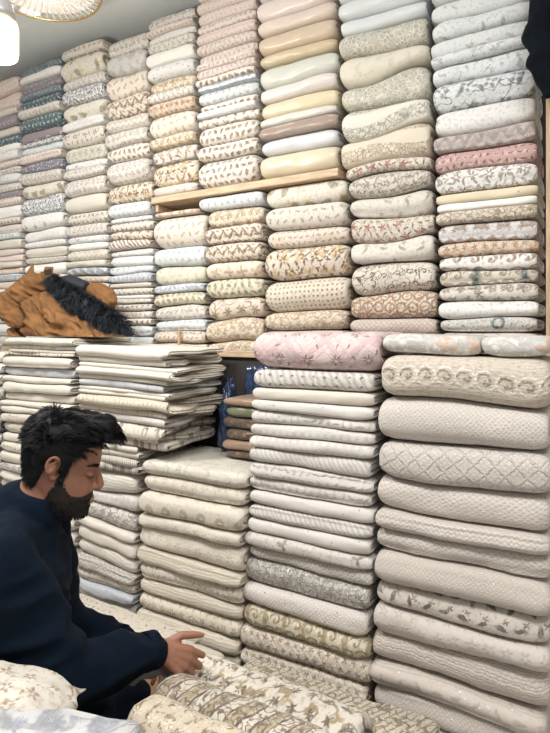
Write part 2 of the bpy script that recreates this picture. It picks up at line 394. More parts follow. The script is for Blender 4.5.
# key: (words before "folded fabric", words after, base, layers, extra)
STY = {
 'W':  ('plain white', 'with few faint spots', WHT, [lf(GRY, f=9, R=.12, some=.6, o=.6)], {}),
 'WS': ('cool white', 'with pale grey sprigs', COOL, [lf((168, 172, 170), f=14, R=.3, some=.35, o=.8), fl((186, 178, 150), f=11, R=.16, ou=.4, some=.5)], {}),
 'WD': ('cool white', 'with sprigs and gold specks', COOL, [('dots', (176, 160, 120), dict(f=60, R=.16, some=.72)), lf((150, 152, 150), f=10, R=.34, some=.45, o=.8)], {}),
 'WM': ('white', 'with smudged grey flowers', COOL, [('blob', (158, 162, 164), dict(f=22, t=.56, o=.75))], {}),
 'WG': ('white', 'with large grey flowers', COOL, [fl((140, 142, 146), f=8, R=.33, n=4, core=1), lf((120, 122, 126), f=10, R=.42, asp=3.4, some=.3), vi((120, 122, 128), f=10, w=.008)], {}),
 'W2': ('bright white', 'with small grey motifs', WHT, [fl((150, 146, 142), f=8, R=.2, n=6, some=.4)], {}),
 'TZ': ('taupe grey', 'with zigzag print', (196, 184, 178), [('zig', (160, 142, 136), dict(f=14, fy=14, amp=1.4, w=.3, o=.7)), fl((150, 132, 126), f=16, R=.3)], {}),
 'PK': ('rose pink', 'with dense floral print', (206, 150, 152), [fl((232, 206, 196), f=20, R=.4), lf((132, 92, 80), f=26, R=.42), fl((196, 176, 150), f=28, R=.3, ou=.5, ov=.5)], {}),
 'WB': ('white', 'with brown flower sprays', WHT, [fl((142, 104, 92), f=12, R=.36, n=6, core=1), lf((170, 160, 140), f=22, R=.4), lf((150, 150, 146), f=16, R=.34, ou=.6)], {}),
 'YD': ('pale yellow', 'with tiny dark dots', (226, 210, 172), [('dots', (96, 78, 66), dict(f=22, R=.10, some=.5))], {}),
 'WP': ('clean white', 'without print', (236, 234, 228), [], {}),
 'GS': ('beige', 'with gold swirls and dark dots', (214, 204, 190), [vi((150, 126, 92), f=26, w=.02), ('ring', GLD, dict(f=18, R=.3)), fl((74, 80, 88), f=14, R=.2, some=.6)], {}),
 'MD': ('pale grey', 'with jewelled medallions', (214, 210, 208), [fl((140, 124, 124), f=18, R=.3), ('ring', (176, 140, 110), dict(f=9, R=.2, w=.25, ou=.5)), fl((108, 118, 118), f=9, R=.2, n=8, ou=.5, core=1)], {}),
 'OB': ('cream', 'with orange brown flowers', (220, 198, 176), [fl(ORG, f=14, R=.45), fl((128, 92, 72), f=20, R=.36, ou=.4), ('blob', (206, 176, 140), dict(f=24, t=.55))], {}),
 'PA': ('white', 'with outlined paisleys', WHT, [('paisley', (154, 128, 104), dict(f=11, R=.42)), fl((196, 186, 176), f=22, R=.25, ou=.3)], {}),
 'PB': ('beige', 'with paisleys and teal band', (214, 206, 192), [('paisley', (150, 130, 100), dict(f=13, R=.5)), fl((170, 150, 120), f=20, R=.3), ('stripe', (62, 92, 98), dict(f=4.2, w=.06))], {}),
 'FT': ('beige', 'with flowers and teal touches', (216, 208, 198), [fl((140, 124, 96), f=13, R=.42), fl((86, 118, 116), f=10, R=.26, ou=.3, some=.5), ('paisley', (160, 150, 136), dict(f=12, R=.35, ou=.5))], {}),
 'SK': ('speckled grey', 'with teal rings', (208, 206, 198), [('blob', (120, 116, 108), dict(f=60, t=.57)), ('ring', (64, 110, 116), dict(f=8, R=.2, w=.2, some=.3))], {}),
 'DG': ('grey and gold', 'with damask lace weave', (168, 168, 158), [('lace', (228, 222, 200), dict(f=42, w=.07)), fl((206, 186, 140), f=10, R=.3, core=1, some=.4), ('blob', (190, 186, 170), dict(f=18, t=.5, o=.7))], dict(rough=.55)),
 'DC': ('ivory', 'with silvery lace border', (224, 220, 204), [('lace', (160, 158, 146), dict(f=46, w=.06, band=9.0))], dict(rough=.6)),
 'DW': ('warm cream', 'with gold lace border', (222, 208, 184), [('lace', (168, 146, 116), dict(f=46, w=.06, band=9.0))], dict(rough=.6)),
 'CS': ('cream', 'with faint woven shimmer', (220, 212, 190), [('blob', (198, 194, 176), dict(f=20, t=.56, o=.7))], dict(rough=.55)),
 'RF': ('cream', 'with red roses', (218, 208, 192), [fl((196, 72, 70), f=11, R=.32, n=5, some=.25), lf((120, 112, 92), f=24, R=.42), fl((166, 148, 120), f=20, R=.36, ou=.5, core=1)], {}),
 'GF': ('cream', 'with grey brown flowers', (214, 206, 194), [fl((146, 130, 108), f=16, R=.4, core=1), lf((136, 130, 122), f=24, R=.42), vi((168, 156, 140), f=22, w=.015)], {}),
 'IV': ('ivory', 'with two faint sprigs', (216, 211, 200), [lf((168, 150, 128), f=9, R=.25, some=.4), fl((158, 146, 130), f=9, R=.16, some=.45, ou=.2)], {}),
 'VN': ('cream', 'with dark scrolling vines', (218, 210, 196), [vi((96, 76, 60), f=15, w=.009), fl((140, 112, 84), f=13, R=.24, core=1), ('paisley', (110, 90, 70), dict(f=13, R=.22, ou=.5))], {}),
 'OS': ('cream', 'with orange and gold scrolls', (216, 204, 186), [vi((140, 116, 84), f=30, w=.022), ('ring', (150, 124, 90), dict(f=15, R=.36)), fl((214, 140, 96), f=22, R=.28, ou=.4, some=.4)], {}),
 'LT': ('rosy beige', 'with fine lattice weave', (210, 194, 182), [('lat', (190, 168, 154), dict(f=34, w=.14))], {}),
 'GB': ('ivory', 'with gold and taupe blossoms', (224, 218, 202), [fl((222, 196, 140), f=8, R=.32, n=4, some=.35), lf((156, 142, 112), f=9, R=.4, asp=1.8, some=.35)], {}),
 'DT': ('ivory', 'with grey beige dots', (220, 213, 200), [fl((166, 152, 132), f=17, R=.32, n=2)], {}),
 'PF': ('peach cream', 'with fine flower trail', (222, 206, 190), [fl((222, 186, 130), f=14, R=.3, some=.4), lf((160, 132, 108), f=24, R=.4)], {}),
 'BF': ('cream', 'with big brown blooms', (224, 210, 190), [fl((214, 180, 120), f=8, R=.48, n=4), fl((138, 98, 68), f=13, R=.42, n=5, core=1, some=.25), lf((120, 90, 66), f=18, R=.4)], {}),
 'DM': ('ivory', 'with rows of brown diamonds', (222, 210, 188), [('diamond', (150, 122, 88), dict(f=32, fy=30, w=.27)), ('diamond', (206, 190, 160), dict(f=16, fy=15, w=.14))], {}),
 'SW': ('beige', 'with tan swirl print', (222, 206, 184), [vi((176, 146, 112), f=24, w=.03), fl((190, 160, 124), f=16, R=.36)], {}),
 'PP': ('blush', 'with small leaf print', (228, 212, 203), [lf((182, 152, 138), f=26, R=.42), fl((200, 176, 160), f=24, R=.3, ou=.5)], {}),
 'PQ': ('blush pink', 'with faint print', (230, 208, 200), [lf((206, 176, 166), f=26, R=.42, o=.8)], {}),
 'BT': ('white', 'with brown leaf motifs', (227, 220, 210), [lf((134, 108, 84), f=20, R=.46, asp=1.9), fl((190, 160, 128), f=20, R=.22, ou=.5, ov=.5)], {}),
 'BU': ('white', 'with gold brown buds', (228, 222, 212), [fl((186, 146, 96), f=12, R=.4, n=4, some=.1), lf((132, 104, 80), f=14, R=.36, ou=.5)], {}),
 'BS': ('white', 'with blue grey stripe', COOL, [('stripe', (150, 164, 178), dict(f=26, ang=1.57, w=.4)), lf((140, 150, 160), f=20, R=.3)], {}),
 'LB': ('pale blue', 'with grey buds', (212, 219, 222), [fl((158, 164, 166), f=18, R=.28, n=3)], {}),
 'YB': ('pale cream', 'with soft beige blossoms', (222, 215, 192), [fl((190, 176, 140), f=10, R=.26, n=4), fl((204, 190, 150), f=13, R=.2, ou=.4)], {}),
 'LL': ('pale lilac blue', 'with grey print', (204, 210, 218), [lf((146, 152, 164), f=24, R=.42), vi((160, 166, 178), f=26, w=.016)], {}),
 'OL': ('cream', 'with olive leaf row', (216, 208, 182), [lf((138, 130, 92), f=18, R=.44, asp=1.9, spin=2.0), fl((170, 160, 120), f=20, R=.3, ou=.5)], {}),
 'LF': ('cream', 'with brown zigzag leaves', (222, 208, 190), [('zig', (140, 112, 84), dict(f=12, fy=12, amp=1.2, w=.16)), lf((134, 104, 78), f=24, R=.4, spin=1.5)], {}),
 'BG': ('cream', 'with gold brown bouquets', (222, 208, 184), [fl((196, 164, 112), f=11, R=.45, n=6), fl((140, 110, 78), f=18, R=.36, core=1)], {}),
 'BB': ('peach cream', 'with large tan blooms', (224, 208, 190), [fl((180, 146, 104), f=9, R=.42, n=4), fl((214, 190, 156), f=14, R=.3, ou=.4)], {}),
 'BN': ('cream', 'with brown flowers and twigs', (220, 204, 184), [fl((144, 106, 74), f=9, R=.34, n=6), vi((124, 92, 68), f=9, w=.008)], {}),
 'BD': ('white', 'with large brown dots', (226, 216, 202), [fl((152, 126, 104), f=16, R=.33, n=2, some=.15), fl((214, 180, 140), f=16, R=.26, n=2)], {}),
 'DX': ('white', 'with brown diagonal dashes', (224, 214, 204), [('stripe', (150, 118, 100), dict(f=34, ang=.7, w=.45))], {}),
 'BR': ('cream', 'with brown dot row', (220, 212, 200), [fl((128, 104, 82), f=20, R=.34, n=3)], {}),
 'TD': ('white', 'with thin grey dots', (220, 220, 218), [('dots', (130, 128, 128), dict(f=46, R=.22, some=.4))], {}),
 'PR': ('pale', 'with soft floral print', (220, 214, 206), [fl((172, 150, 134), f=16, R=.38, core=1), lf((176, 166, 156), f=22, R=.4)], {}),
 'SQF': ('pale grey', 'with faint square motifs', (210, 210, 208), [('diamond', (186, 184, 180), dict(f=9, w=.3)), fl((196, 180, 160), f=12, R=.24)], {}),
 'BW': ('white', 'with bold charcoal floral print', (224, 226, 228), [('blob', (70, 74, 84), dict(f=46, t=.53)), fl((52, 56, 66), f=24, R=.4, core=1)], {}),
 'EM': ('beige', 'with dark emblems', (218, 208, 196), [fl((88, 90, 92), f=9, R=.22, n=4, core=1, some=.25), lf((160, 140, 120), f=18, R=.36)], {}),
 'SGE': ('sage cream', 'with soft floral print', (210, 206, 188), [fl((170, 162, 132), f=14, R=.4), lf((176, 176, 160), f=20, R=.4)], {}),
 'CH': ('cream', 'with chevron weave', (218, 210, 196), [('zig', (190, 178, 160), dict(f=18, fy=22, amp=1.0, w=.3))], {}),
 'BSW': ('pale', 'with blue grey swirls', (214, 218, 220), [('stripe', (150, 162, 172), dict(f=16, ang=.9, w=.45)), vi((140, 150, 160), f=18, w=.02)], {}),
 'OR': ('pale', 'with orange motifs', (222, 212, 200), [fl((202, 152, 110), f=16, R=.38, n=4)], {}),
 'TL': ('dark teal', 'with white sprigs', (72, 100, 110), [lf((198, 206, 208), f=20, R=.36), fl((160, 178, 182), f=16, R=.24, ou=.4)], {}),
 'TB': ('slate blue', 'with leaf print', (120, 138, 148), [lf((164, 178, 184), f=20, R=.45), vi((96, 112, 124), f=20, w=.02)], {}),
 'MV': ('mauve grey', 'with pale medallions', (150, 138, 146), [fl((196, 188, 192), f=16, R=.38, n=6, core=1), lf((120, 110, 120), f=20, R=.36)], {}),
 'GM': ('grey mauve', 'with red medallion', (140, 138, 146), [fl((214, 120, 116), f=6, R=.14, n=8), ('ring', (220, 214, 206), dict(f=6, R=.17))], {}),
 'DB': ('dark blue', 'with magenta and white patterns', (110, 122, 140), [fl((150, 82, 110), f=10, R=.36), ('blob', (206, 208, 212), dict(f=34, t=.54))], {}),
 'PI': ('pinkish beige', 'with faint edge', (216, 204, 194), [lf((190, 176, 166), f=14, R=.3, some=.5)], {}),
 'PC': ('peach', 'with plain weave', (224, 200, 180), [], {}),
 'EP': ('thick beige', 'with row of beaded paisleys', (205, 192, 174), [('paisley', (136, 112, 84), dict(f=12, R=.34, ov=-.38, rows=7.0)), ('ring', (226, 217, 202), dict(f=12, R=.46, w=.09, ov=-.38, rows=7.0, h=1.0)), ('stripe', (196, 183, 164), dict(f=60, ang=1.57, w=.25, h=.3)), ('dots', (240, 236, 226), dict(f=70, R=.14, some=.9, fade=0))], dict(bump=.5, shift=False)),
 'ED': ('thick grey beige', 'with embossed dot squares', (206, 197, 187), [('grid', (184, 172, 160), dict(f=46, fy=46, t=.15, h=.8, o=.55)), ('dots', (238, 236, 230), dict(f=60, R=.14, some=.92, fade=0))], dict(bump=.6)),
 'EL': ('thick off white', 'with embossed diamond lattice', (208, 200, 190), [('lat', (192, 182, 170), dict(f=12, w=.06, h=.8)), ('lat', (196, 187, 176), dict(f=36, w=.12, h=.5)), ('diamond', (190, 180, 168), dict(f=24, fy=24, w=.14, h=.6)), ('dots', (240, 238, 232), dict(f=60, R=.14, some=.92, fade=0))], dict(bump=.7)),
 'EC': ('off white', 'with nubbly chevron weave', (208, 199, 189), [('zig', (190, 178, 166), dict(f=40, fy=46, amp=1.0, w=.4, h=.9))], dict(bump=.55)),
 'EB': ('off white', 'with raised bobble rows', (208, 198, 187), [('grid', (188, 175, 162), dict(f=32, fy=48, t=.1, h=.9, o=.6))], dict(bump=.7)),
 'EF': ('thick pale beige', 'with fine dotted lattice', (204, 193, 182), [('lat', (184, 171, 159), dict(f=50, w=.16, h=.7, o=.6)), ('dots', (238, 234, 228), dict(f=50, R=.12, some=.94, fade=0))], dict(bump=.5)),
 'DS': ('pale beige', 'with dark sprig embroidery', (204, 194, 182), [lf((104, 96, 88), f=13, R=.36, asp=2.4, some=.25), fl((126, 114, 102), f=13, R=.2, n=4, some=.2), ('dots', (110, 100, 92), dict(f=42, R=.14, some=.7))], {}),
 'PS': ('pale taupe', 'with faint silver flowers', (204, 194, 184), [fl((184, 174, 163), f=14, R=.36, n=5, core=1), ('dots', (238, 234, 228), dict(f=60, R=.14, some=.86, fade=0))], {}),
 'ER': ('thick pale pink', 'with ribbed herringbone stripes', (210, 198, 188), [('stripe', (182, 166, 154), dict(f=75, ang=1.57, w=.35, h=1.2)), ('zig', (196, 182, 170), dict(f=40, fy=30, amp=.8, w=.4, h=.6))], dict(bump=.6)),
 'SQ': ('pale beige', 'with scattered sequins', (205, 194, 183), [('dots', (240, 236, 228), dict(f=34, R=.12, some=.75, fade=0)), lf((180, 164, 150), f=12, R=.3), ('stripe', (190, 176, 164), dict(f=50, ang=1.57, w=.3, band=8.0))], {}),
 'PD': ('thick pink', 'with diamond trellis and brown bouquets', (216, 192, 190), [('lat', (206, 158, 162), dict(f=5.4, w=.07, o=.75, fs=90)), ('lat', (198, 150, 154), dict(f=10.8, w=.03, o=.5)), fl((170, 146, 138), f=7.6, R=.25, n=12, core=1), fl((132, 112, 100), f=7.6, R=.2, n=7, core=1), lf((128, 112, 98), f=22, R=.28, some=.45), fl((212, 176, 178), f=20, R=.3)], dict(fmul=1.15, omul=.95)),
 'GT': ('white', 'with beaded diagonal stripes', (206, 202, 194), [('stripe', (180, 172, 160), dict(f=30, ang=.5, w=.3)), ('diamond', (120, 110, 98), dict(f=16, fy=22, w=.13))], dict(bump=.6)),
 'CW': ('warm cream', 'with plain weave', (214, 202, 186), [], {}),
 'LW': ('off white', 'with soft tone-on-tone weave', (210, 204, 197), [fl((194, 186, 178), f=24, R=.35, h=1.0)], {}),
 'LD': ('off white', 'with small grey specks', (210, 204, 196), [('dots', (150, 144, 136), dict(f=36, R=.14, some=.55))], {}),
 'LC': ('off white', 'with woven leaf texture', (209, 203, 196), [lf((190, 182, 172), f=24, R=.44, h=1.2), ('dots', (150, 142, 132), dict(f=30, R=.1, some=.8))], dict(bump=.5)),
 'LG': ('greyish white', 'with diagonal weave', (207, 202, 196), [('stripe', (188, 180, 172), dict(f=44, ang=.6, w=.4, h=.8))], {}),
 'BP': ('off white', 'with brown patch near its end', (208, 201, 192), [fl((140, 120, 100), f=5, R=.16, n=3, some=.4)], {}),
 'WF': ('off white', 'with waffle weave', (208, 201, 192), [('grid', (190, 180, 168), dict(f=40, fy=40, t=.1, h=1.2))], dict(bump=.7)),
 'SG': ('silvery', 'with dense sequin embroidery', (192, 187, 178), [fl((130, 126, 120), f=22, R=.42, core=1), ('dots', (236, 236, 232), dict(f=60, R=.22, some=.55, fade=0)), vi((140, 132, 120), f=26, w=.02)], dict(rough=.6)),
 'PL': ('pearl', 'with tiny dark beads', (205, 195, 186), [('dots', (90, 80, 72), dict(f=34, R=.13, some=.6)), ('grid', (226, 218, 210), dict(f=46, fy=46, t=.2, h=1.0)), ('dots', (240, 236, 230), dict(f=70, R=.16, some=.8, fade=0))], dict(bump=.5)),
 'GQ': ('cream', 'with gold sequin bands', (206, 194, 168), [('paisley', (146, 124, 84), dict(f=16, R=.45)), ('dots', (232, 218, 170), dict(f=60, R=.24, some=.6, fade=0)), ('stripe', (160, 138, 96), dict(f=9, w=.12))], dict(rough=.55)),
 'GD': ('beige', 'with gold diamond embroidery', (204, 190, 172), [('lat', (226, 214, 196), dict(f=16, w=.07, h=1.0)), fl((146, 118, 80), f=22.6, R=.34, n=4), ('dots', (240, 226, 196), dict(f=50, R=.14, some=.8, fade=0))], {}),
 'DP': ('beige', 'with pearl dot grid', (198, 188, 172), [('grid', (236, 230, 218), dict(f=40, fy=40, t=.3, h=1.2)), lf((150, 132, 104), f=16, R=.3)], dict(bump=.5)),
 'K0': ('cream', 'with faint blue grey smudges', (211, 204, 188), [('blob', (172, 172, 170), dict(f=10, t=.62, o=.8)), vi((190, 182, 166), f=12, w=.012)], {}),
 'K1': ('cream', 'with faint woven figures', (213, 203, 184), [fl((196, 184, 162), f=14, R=.38, core=1)], {}),
 'KM': ('cream', 'with two round medallions', (213, 203, 184), [('ring', (180, 164, 138), dict(f=8, R=.16, w=.3)), fl((176, 160, 134), f=8, R=.2, n=8, core=1)], {}),
 'KR': ('cream', 'with fine lengthwise ribs', (212, 200, 178), [('stripe', (192, 178, 154), dict(f=60, ang=1.57, w=.3, h=.7))], {}),
 'KF': ('cream', 'with brown flecks', (214, 204, 186), [lf((150, 130, 106), f=24, R=.34, some=.4), ('dots', (140, 120, 98), dict(f=40, R=.14, some=.7))], {}),
 'KG': ('cream', 'with golden flowers', (214, 202, 180), [fl((176, 152, 112), f=14, R=.3, core=1), lf((186, 166, 130), f=20, R=.36)], {}),
 'CP': ('cream', 'with coarse plain weave', (216, 208, 192), [], dict(weave=.25)),
 'CG': ('pale grey', 'with blue grey shade', (196, 200, 204), [('blob', (166, 172, 180), dict(f=14, t=.55, o=.6))], {}),
 'CD': ('cream', 'with woven dot rows', (211, 198, 174), [('grid', (184, 168, 140), dict(f=30, fy=40, t=.2, h=1.0))], dict(bump=.5)),
 'BFc': ('cream', 'with dark brown flower clusters', (212, 202, 186), [fl((104, 90, 78), f=10, R=.34, n=5, some=.35), lf((126, 112, 98), f=20, R=.4, some=.3)], {}),
 'FR': ('cream', 'with fringed grey border', (210, 202, 188), [('zig', (140, 132, 122), dict(f=14, fy=9, amp=.6, w=.12)), ('stripe', (160, 152, 142), dict(f=60, w=.3, band=9.0))], {}),
 'RB': ('cream', 'with crosswise ribs', (214, 208, 194), [('stripe', (196, 188, 172), dict(f=50, ang=1.4, w=.3, h=.8))], {}),
 'GFl': ('greyish cream', 'with grey scroll flowers', (206, 200, 190), [vi((140, 134, 126), f=20, w=.02), fl((150, 144, 136), f=14, R=.36, core=1)], {}),
 'BLU': ('pale blue grey', 'with speckles', (182, 190, 198), [('dots', (120, 128, 138), dict(f=60, R=.2, some=.4))], {}),
 'HB': ('grey beige', 'with herringbone weave', (198, 192, 182), [('zig', (164, 156, 146), dict(f=26, fy=34, amp=1.0, w=.4))], {}),
 'DK': ('dark grey', 'with marbled print', (112, 112, 112), [('blob', (176, 176, 172), dict(f=24, t=.54))], {}),
 'GO': ('grey', 'with peach and white roses', (184, 182, 180), [('blob', (224, 216, 204), dict(f=20, t=.55)), fl((212, 168, 140), f=8, R=.46, n=4, some=.25), lf((92, 92, 94), f=12, R=.48, some=.25), lf((232, 224, 206), f=12, R=.48, some=.3)], dict(coat=.25)),
 'HF': ('cream', 'with brown flowers and gold scrolls', (212, 202, 186), [fl((92, 76, 66), f=15, R=.3, n=6, core=1), vi((150, 130, 92), f=10, w=.012), fl((170, 146, 96), f=11, R=.26, n=3, ou=.5), lf((110, 94, 76), f=16, R=.34)], {}),
 'ST': ('cream', 'with dark double stripes and gold trim', (206, 196, 178), [('stripe', (84, 70, 60), dict(f=24, ang=.35, w=.10)), ('stripe', (164, 142, 102), dict(f=12, ang=.35, w=.22)), vi((120, 100, 78), f=40, w=.03)], {}),
 'GR': ('beige', 'with gold brown brocade', (196, 180, 152), [('blob', (140, 112, 74), dict(f=36, t=.52)), fl((216, 204, 182), f=18, R=.3, core=1)], {}),
 'BK': ('cream', 'with fine black line stripes', (216, 209, 194), [('stripe', (66, 60, 56), dict(f=34, ang=.35, w=.14)), ('dots', (80, 70, 64), dict(f=50, R=.14, some=.5))], {}),
 'LN': ('beige', 'with gold woven lines', (200, 189, 168), [('stripe', (150, 128, 92), dict(f=34, ang=-.5, w=.2)), ('dots', (232, 224, 206), dict(f=50, R=.16, some=.4, fade=0)), vi((130, 112, 84), f=16, w=.02)], {}),
 'PG': ('white', 'with pale grey damask leaves', (184, 184, 183), [lf((128, 131, 137), f=9, R=.48, asp=1.9), vi((140, 143, 149), f=11, w=.02), fl((132, 137, 145), f=12, R=.28, ou=.5), fl((150, 160, 184), f=16, R=.2, ou=.2)], dict(coat=.15, omul=1.0)),
 'WGd': ('white', 'with gold brown speckled flowers', (200, 192, 178), [('blob', (160, 136, 100), dict(f=40, t=.565)), fl((150, 124, 90), f=16, R=.3, core=1)], {}),
 'TN': ('tan', 'in clear wrapping', (166, 128, 96), [], dict(coat=.6)),
 'GN': ('olive green', 'in clear wrapping', (120, 124, 86), [], dict(coat=.6)),
 'DN': ('dark brown', 'in clear wrapping', (92, 70, 56), [('blob', (150, 120, 84), dict(f=24, t=.57))], dict(coat=.6)),
}
SAT = {'S1': ('pinkish white', (232, 212, 204)), 'S2': ('peach white', (228, 206, 190)), 'S3': ('tan gold', (216, 190, 158)), 'S4': ('soft gold', (216, 192, 150)),
       'S5': ('pale sage', (206, 208, 196)), 'S6': ('blush white', (224, 212, 206)), 'S7': ('pale yellow', (224, 206, 162)), 'S8': ('ivory', (214, 208, 196)),
       'S9': ('mocha brown', (168, 144, 126)), 'SA': ('bluish white', (214, 217, 222)), 'SB': ('buttery cream', (220, 204, 168)), 'SC': ('icy white', (216, 222, 226)),
       'SD': ('silver white', (222, 222, 218))}
for k, (nm, c) in SAT.items():
    STY[k] = (nm + ' satin', '', c, [], dict(rough=.29, sheen=.2, weave=.02, bump=.3))
MATS = {}
def fmat(k):
    if k not in MATS:
        s = STY[k]; MATS[k] = fabric_mat(k, s[2], s[3], **s[4])
    return MATS[k]

# ------------------------------------------------------------------ folded fabric builder
def slab_data(x0, x1, yf, depth, zb, zt, nx=22, seed=0, wr=0.0030, crease=None, corner=0.02, endround=0.62, fullness=2.3):
    """A piece of cloth folded into a soft block. zb(u), zt(u): lower / upper surface along the width."""
    nr = 13
    V, UV, Fc = [], [], []
    L = x1 - x0
    def ring(u, scale=1.0, push=0.0, e=1.0, x=None):
        b, t = zb(u), zt(u)
        zc, h = (b + t) / 2, (t - b) / 2 * e * scale
        h0 = (t - b) / 2
        a = min(h0 * 1.15, depth * 0.3)
        yoff = corner * (1 - e) * 1.6
        X = (x0 + L * u) if x is None else x
        pts = []
        for k in range(nr):
            th = -PI / 2 + PI * k / (nr - 1)
            cy = abs(math.cos(th)) ** (2 / fullness); sz = math.copysign(abs(math.sin(th)) ** (2 / fullness), math.sin(th))
            y = yf + yoff + a - a * cy * scale
            z = zc + h * sz
            if crease is not None and e > 0.7:
                d = (k / (nr - 1) - crease) / 0.07
                y += 0.009 * math.exp(-d * d)
            pts.append([X + push, y, z])
        yb = yf + depth
        hb = h * 0.97
        dq = depth * (0.0 if scale == 1 else (1 - scale) * 0.12)
        for (yy, zz) in ((yf + depth * 0.55, h * 0.985), (yb - 0.02 - dq, hb), (yb - dq, hb * 0.6), (yb - dq, -hb * 0.6), (yb - 0.02 - dq, -hb), (yf + depth * 0.55, -h * 0.985)):
            pts.append([X + push, yy, zc + zz])
        return pts
    n = nr + 6
    us = []
    for i in range(nx + 1):
        t = i / nx
        us.append(0.5 - 0.5 * math.cos(PI * t) if i in (0, nx) else 0.5 + (t - 0.5) * 0.985)
    def er(u):
        d = min(u, 1 - u) * L / 0.06
        if d >= 1: return 1.0
        return endround + (1 - endround) * math.sqrt(max(0, 1 - (1 - d) ** 2))
    extra = [0.0, 0.006 / L, 0.016 / L, 0.03 / L]
    us = extra + [0.045 / L + (1 - 0.09 / L) * i / nx for i in range(nx + 1)] + [1 - q for q in reversed(extra)]
    rings = []
    jit = lambda s: 0.004 * mnoise.noise(Vector((s, seed * 3.7, 1.3)))
    # left end cap: nested loops of the folded layers, then body, then right end cap
    def endcap(u, sgn):
        e = er(u); out = []
        for sc, inn in ((0.16, 0.004), (0.40, 0.001), (0.46, 0.012), (0.58, 0.013), (0.64, 0.0), (0.86, -0.003)):
            out.append(ring(u, sc, -sgn * inn, e))
        return out
    for r in endcap(0.0, -1): rings.append((r, -0.03))
    for u in us: rings.append((ring(u, 1.0, 0.0, er(u)), u * L))
    for r in reversed(endcap(1.0, 1)): rings.append((r, L + 0.03))
    for r, uu in rings:
        arc = 0.0; prev = None
        for p in r:
            q = Vector((p[0] * 9.0, p[2] * 16.0, seed * 5.13 + p[1] * 9))
            d = wr * mnoise.noise(q) + wr * 0.6 * mnoise.noise(q * 2.7)
            lw = mnoise.noise(Vector((p[0] * 7.0, seed * 2.3, p[2] * 3.0)))
            p2 = (p[0], p[1] + d * 2.2 + 0.006 * lw, p[2] + d * 0.35)
            if prev is not None: arc += math.hypot(p[1] - prev[1], p[2] - prev[2])
            prev = p
            V.append(p2); UV.append((uu, arc))
    m = len(rings)
    for i in range(m - 1):
        for k in range(n):
            k2 = (k + 1) % n
            Fc.append((i * n + k, (i + 1) * n + k, (i + 1) * n + k2, i * n + k2))
    Fc.append(tuple(range(n))); Fc.append(tuple(reversed(range((m - 1) * n, m * n))))
    return V, Fc, UV

def serpent_data(x0, x1, yf, depth, zb, zt, layers=5, nx=16, seed=0, ragged=0.03, sag=0.0):
    """Cloth folded back and forth: a single thick sheet whose soft layers show at the ends."""
    path = []
    for L in range(layers):
        zf = (L + 0.5) / layers
        ys = np.linspace(0.03, 1.0, 9)
        if L % 2 == 1: ys = ys[::-1]
        for y in ys: path.append((y, zf))
        if L < layers - 1:
            yv = path[-1][0]; sgn = 1 if yv > 0.5 else -1
            for a in (-0.36, -0.2, 0.0, 0.2, 0.36):
                path.append((yv + sgn * 0.05 * math.cos(a * 3.2), zf + (0.5 + a) / layers))
    P = np.array(path); n = len(P)
    V, UV, Fc = [], [], []
    half = 0.47 / layers
    nrm = []
    for i in range(n):
        a, b = P[max(0, i - 1)], P[min(n - 1, i + 1)]
        t = np.array([(b[0] - a[0]) * depth, (b[1] - a[1]) * 0.06]); t /= (np.linalg.norm(t) + 1e-9)
        nrm.append((-t[1], t[0]))
    loop = [(i, 1) for i in range(n)] + [(i, -1) for i in reversed(range(n))]
    m = len(loop)
    us = [0.0, 0.012, 0.03] + [0.06 + 0.88 * s / nx for s in range(nx + 1)] + [0.965, 0.985, 1.0]
    N = lambda *q: mnoise.noise(Vector(q))
    for s, u in enumerate(us):
        b, t = zb(u), zt(u); th = t - b
        e = min(1.0, min(u, 1 - u) * (x1 - x0) / 0.014); er = 0.45 + 0.55 * math.sqrt(max(0, 1 - (1 - e) ** 2))
        for (i, sd) in loop:
            y, z = P[i]
            lay = min(layers - 1, int(z * layers))
            w_ = max(0, (u - 0.55) / 0.45)
            jx = ragged * (N(lay * 2.31, seed * 1.7, y * 2.2) - .3) * w_
            jy = 0.012 * N(lay * 1.9, seed, u * 2.0)
            x = x0 + (x1 - x0) * u + jx
            yy = yf + y * depth + jy + nrm[i][0] * sd * half * min(th, .05) * er
            zz = b + (z + sd * nrm[i][1] * half * er) * th
            # layers billow: they squeeze and part towards the open end
            zz += th * 0.16 * N(y * 3.0 + seed, u * 3.0, lay * .35) * (0.3 + 0.7 * w_) * math.sin(PI * z)
            zz -= sag * w_ ** 2 * (0.4 + 0.6 * z)
            V.append((x, yy, zz)); UV.append(((x1 - x0) * u, y * depth + lay * 0.37))
    ns = len(us)
    for s in range(ns - 1):
        for k in range(m):
            k2 = (k + 1) % m
            Fc.append((s * m + k, s * m + k2, (s + 1) * m + k2, (s + 1) * m + k))
    for k in range(n - 1):          # end faces, quad by quad along the sheet
        Fc.append((k, m - 1 - k, m - 2 - k, k + 1)[::-1])
        o = (ns - 1) * m
        Fc.append((o + k, o + m - 1 - k, o + m - 2 - k, o + k + 1))
    return V, Fc, UV

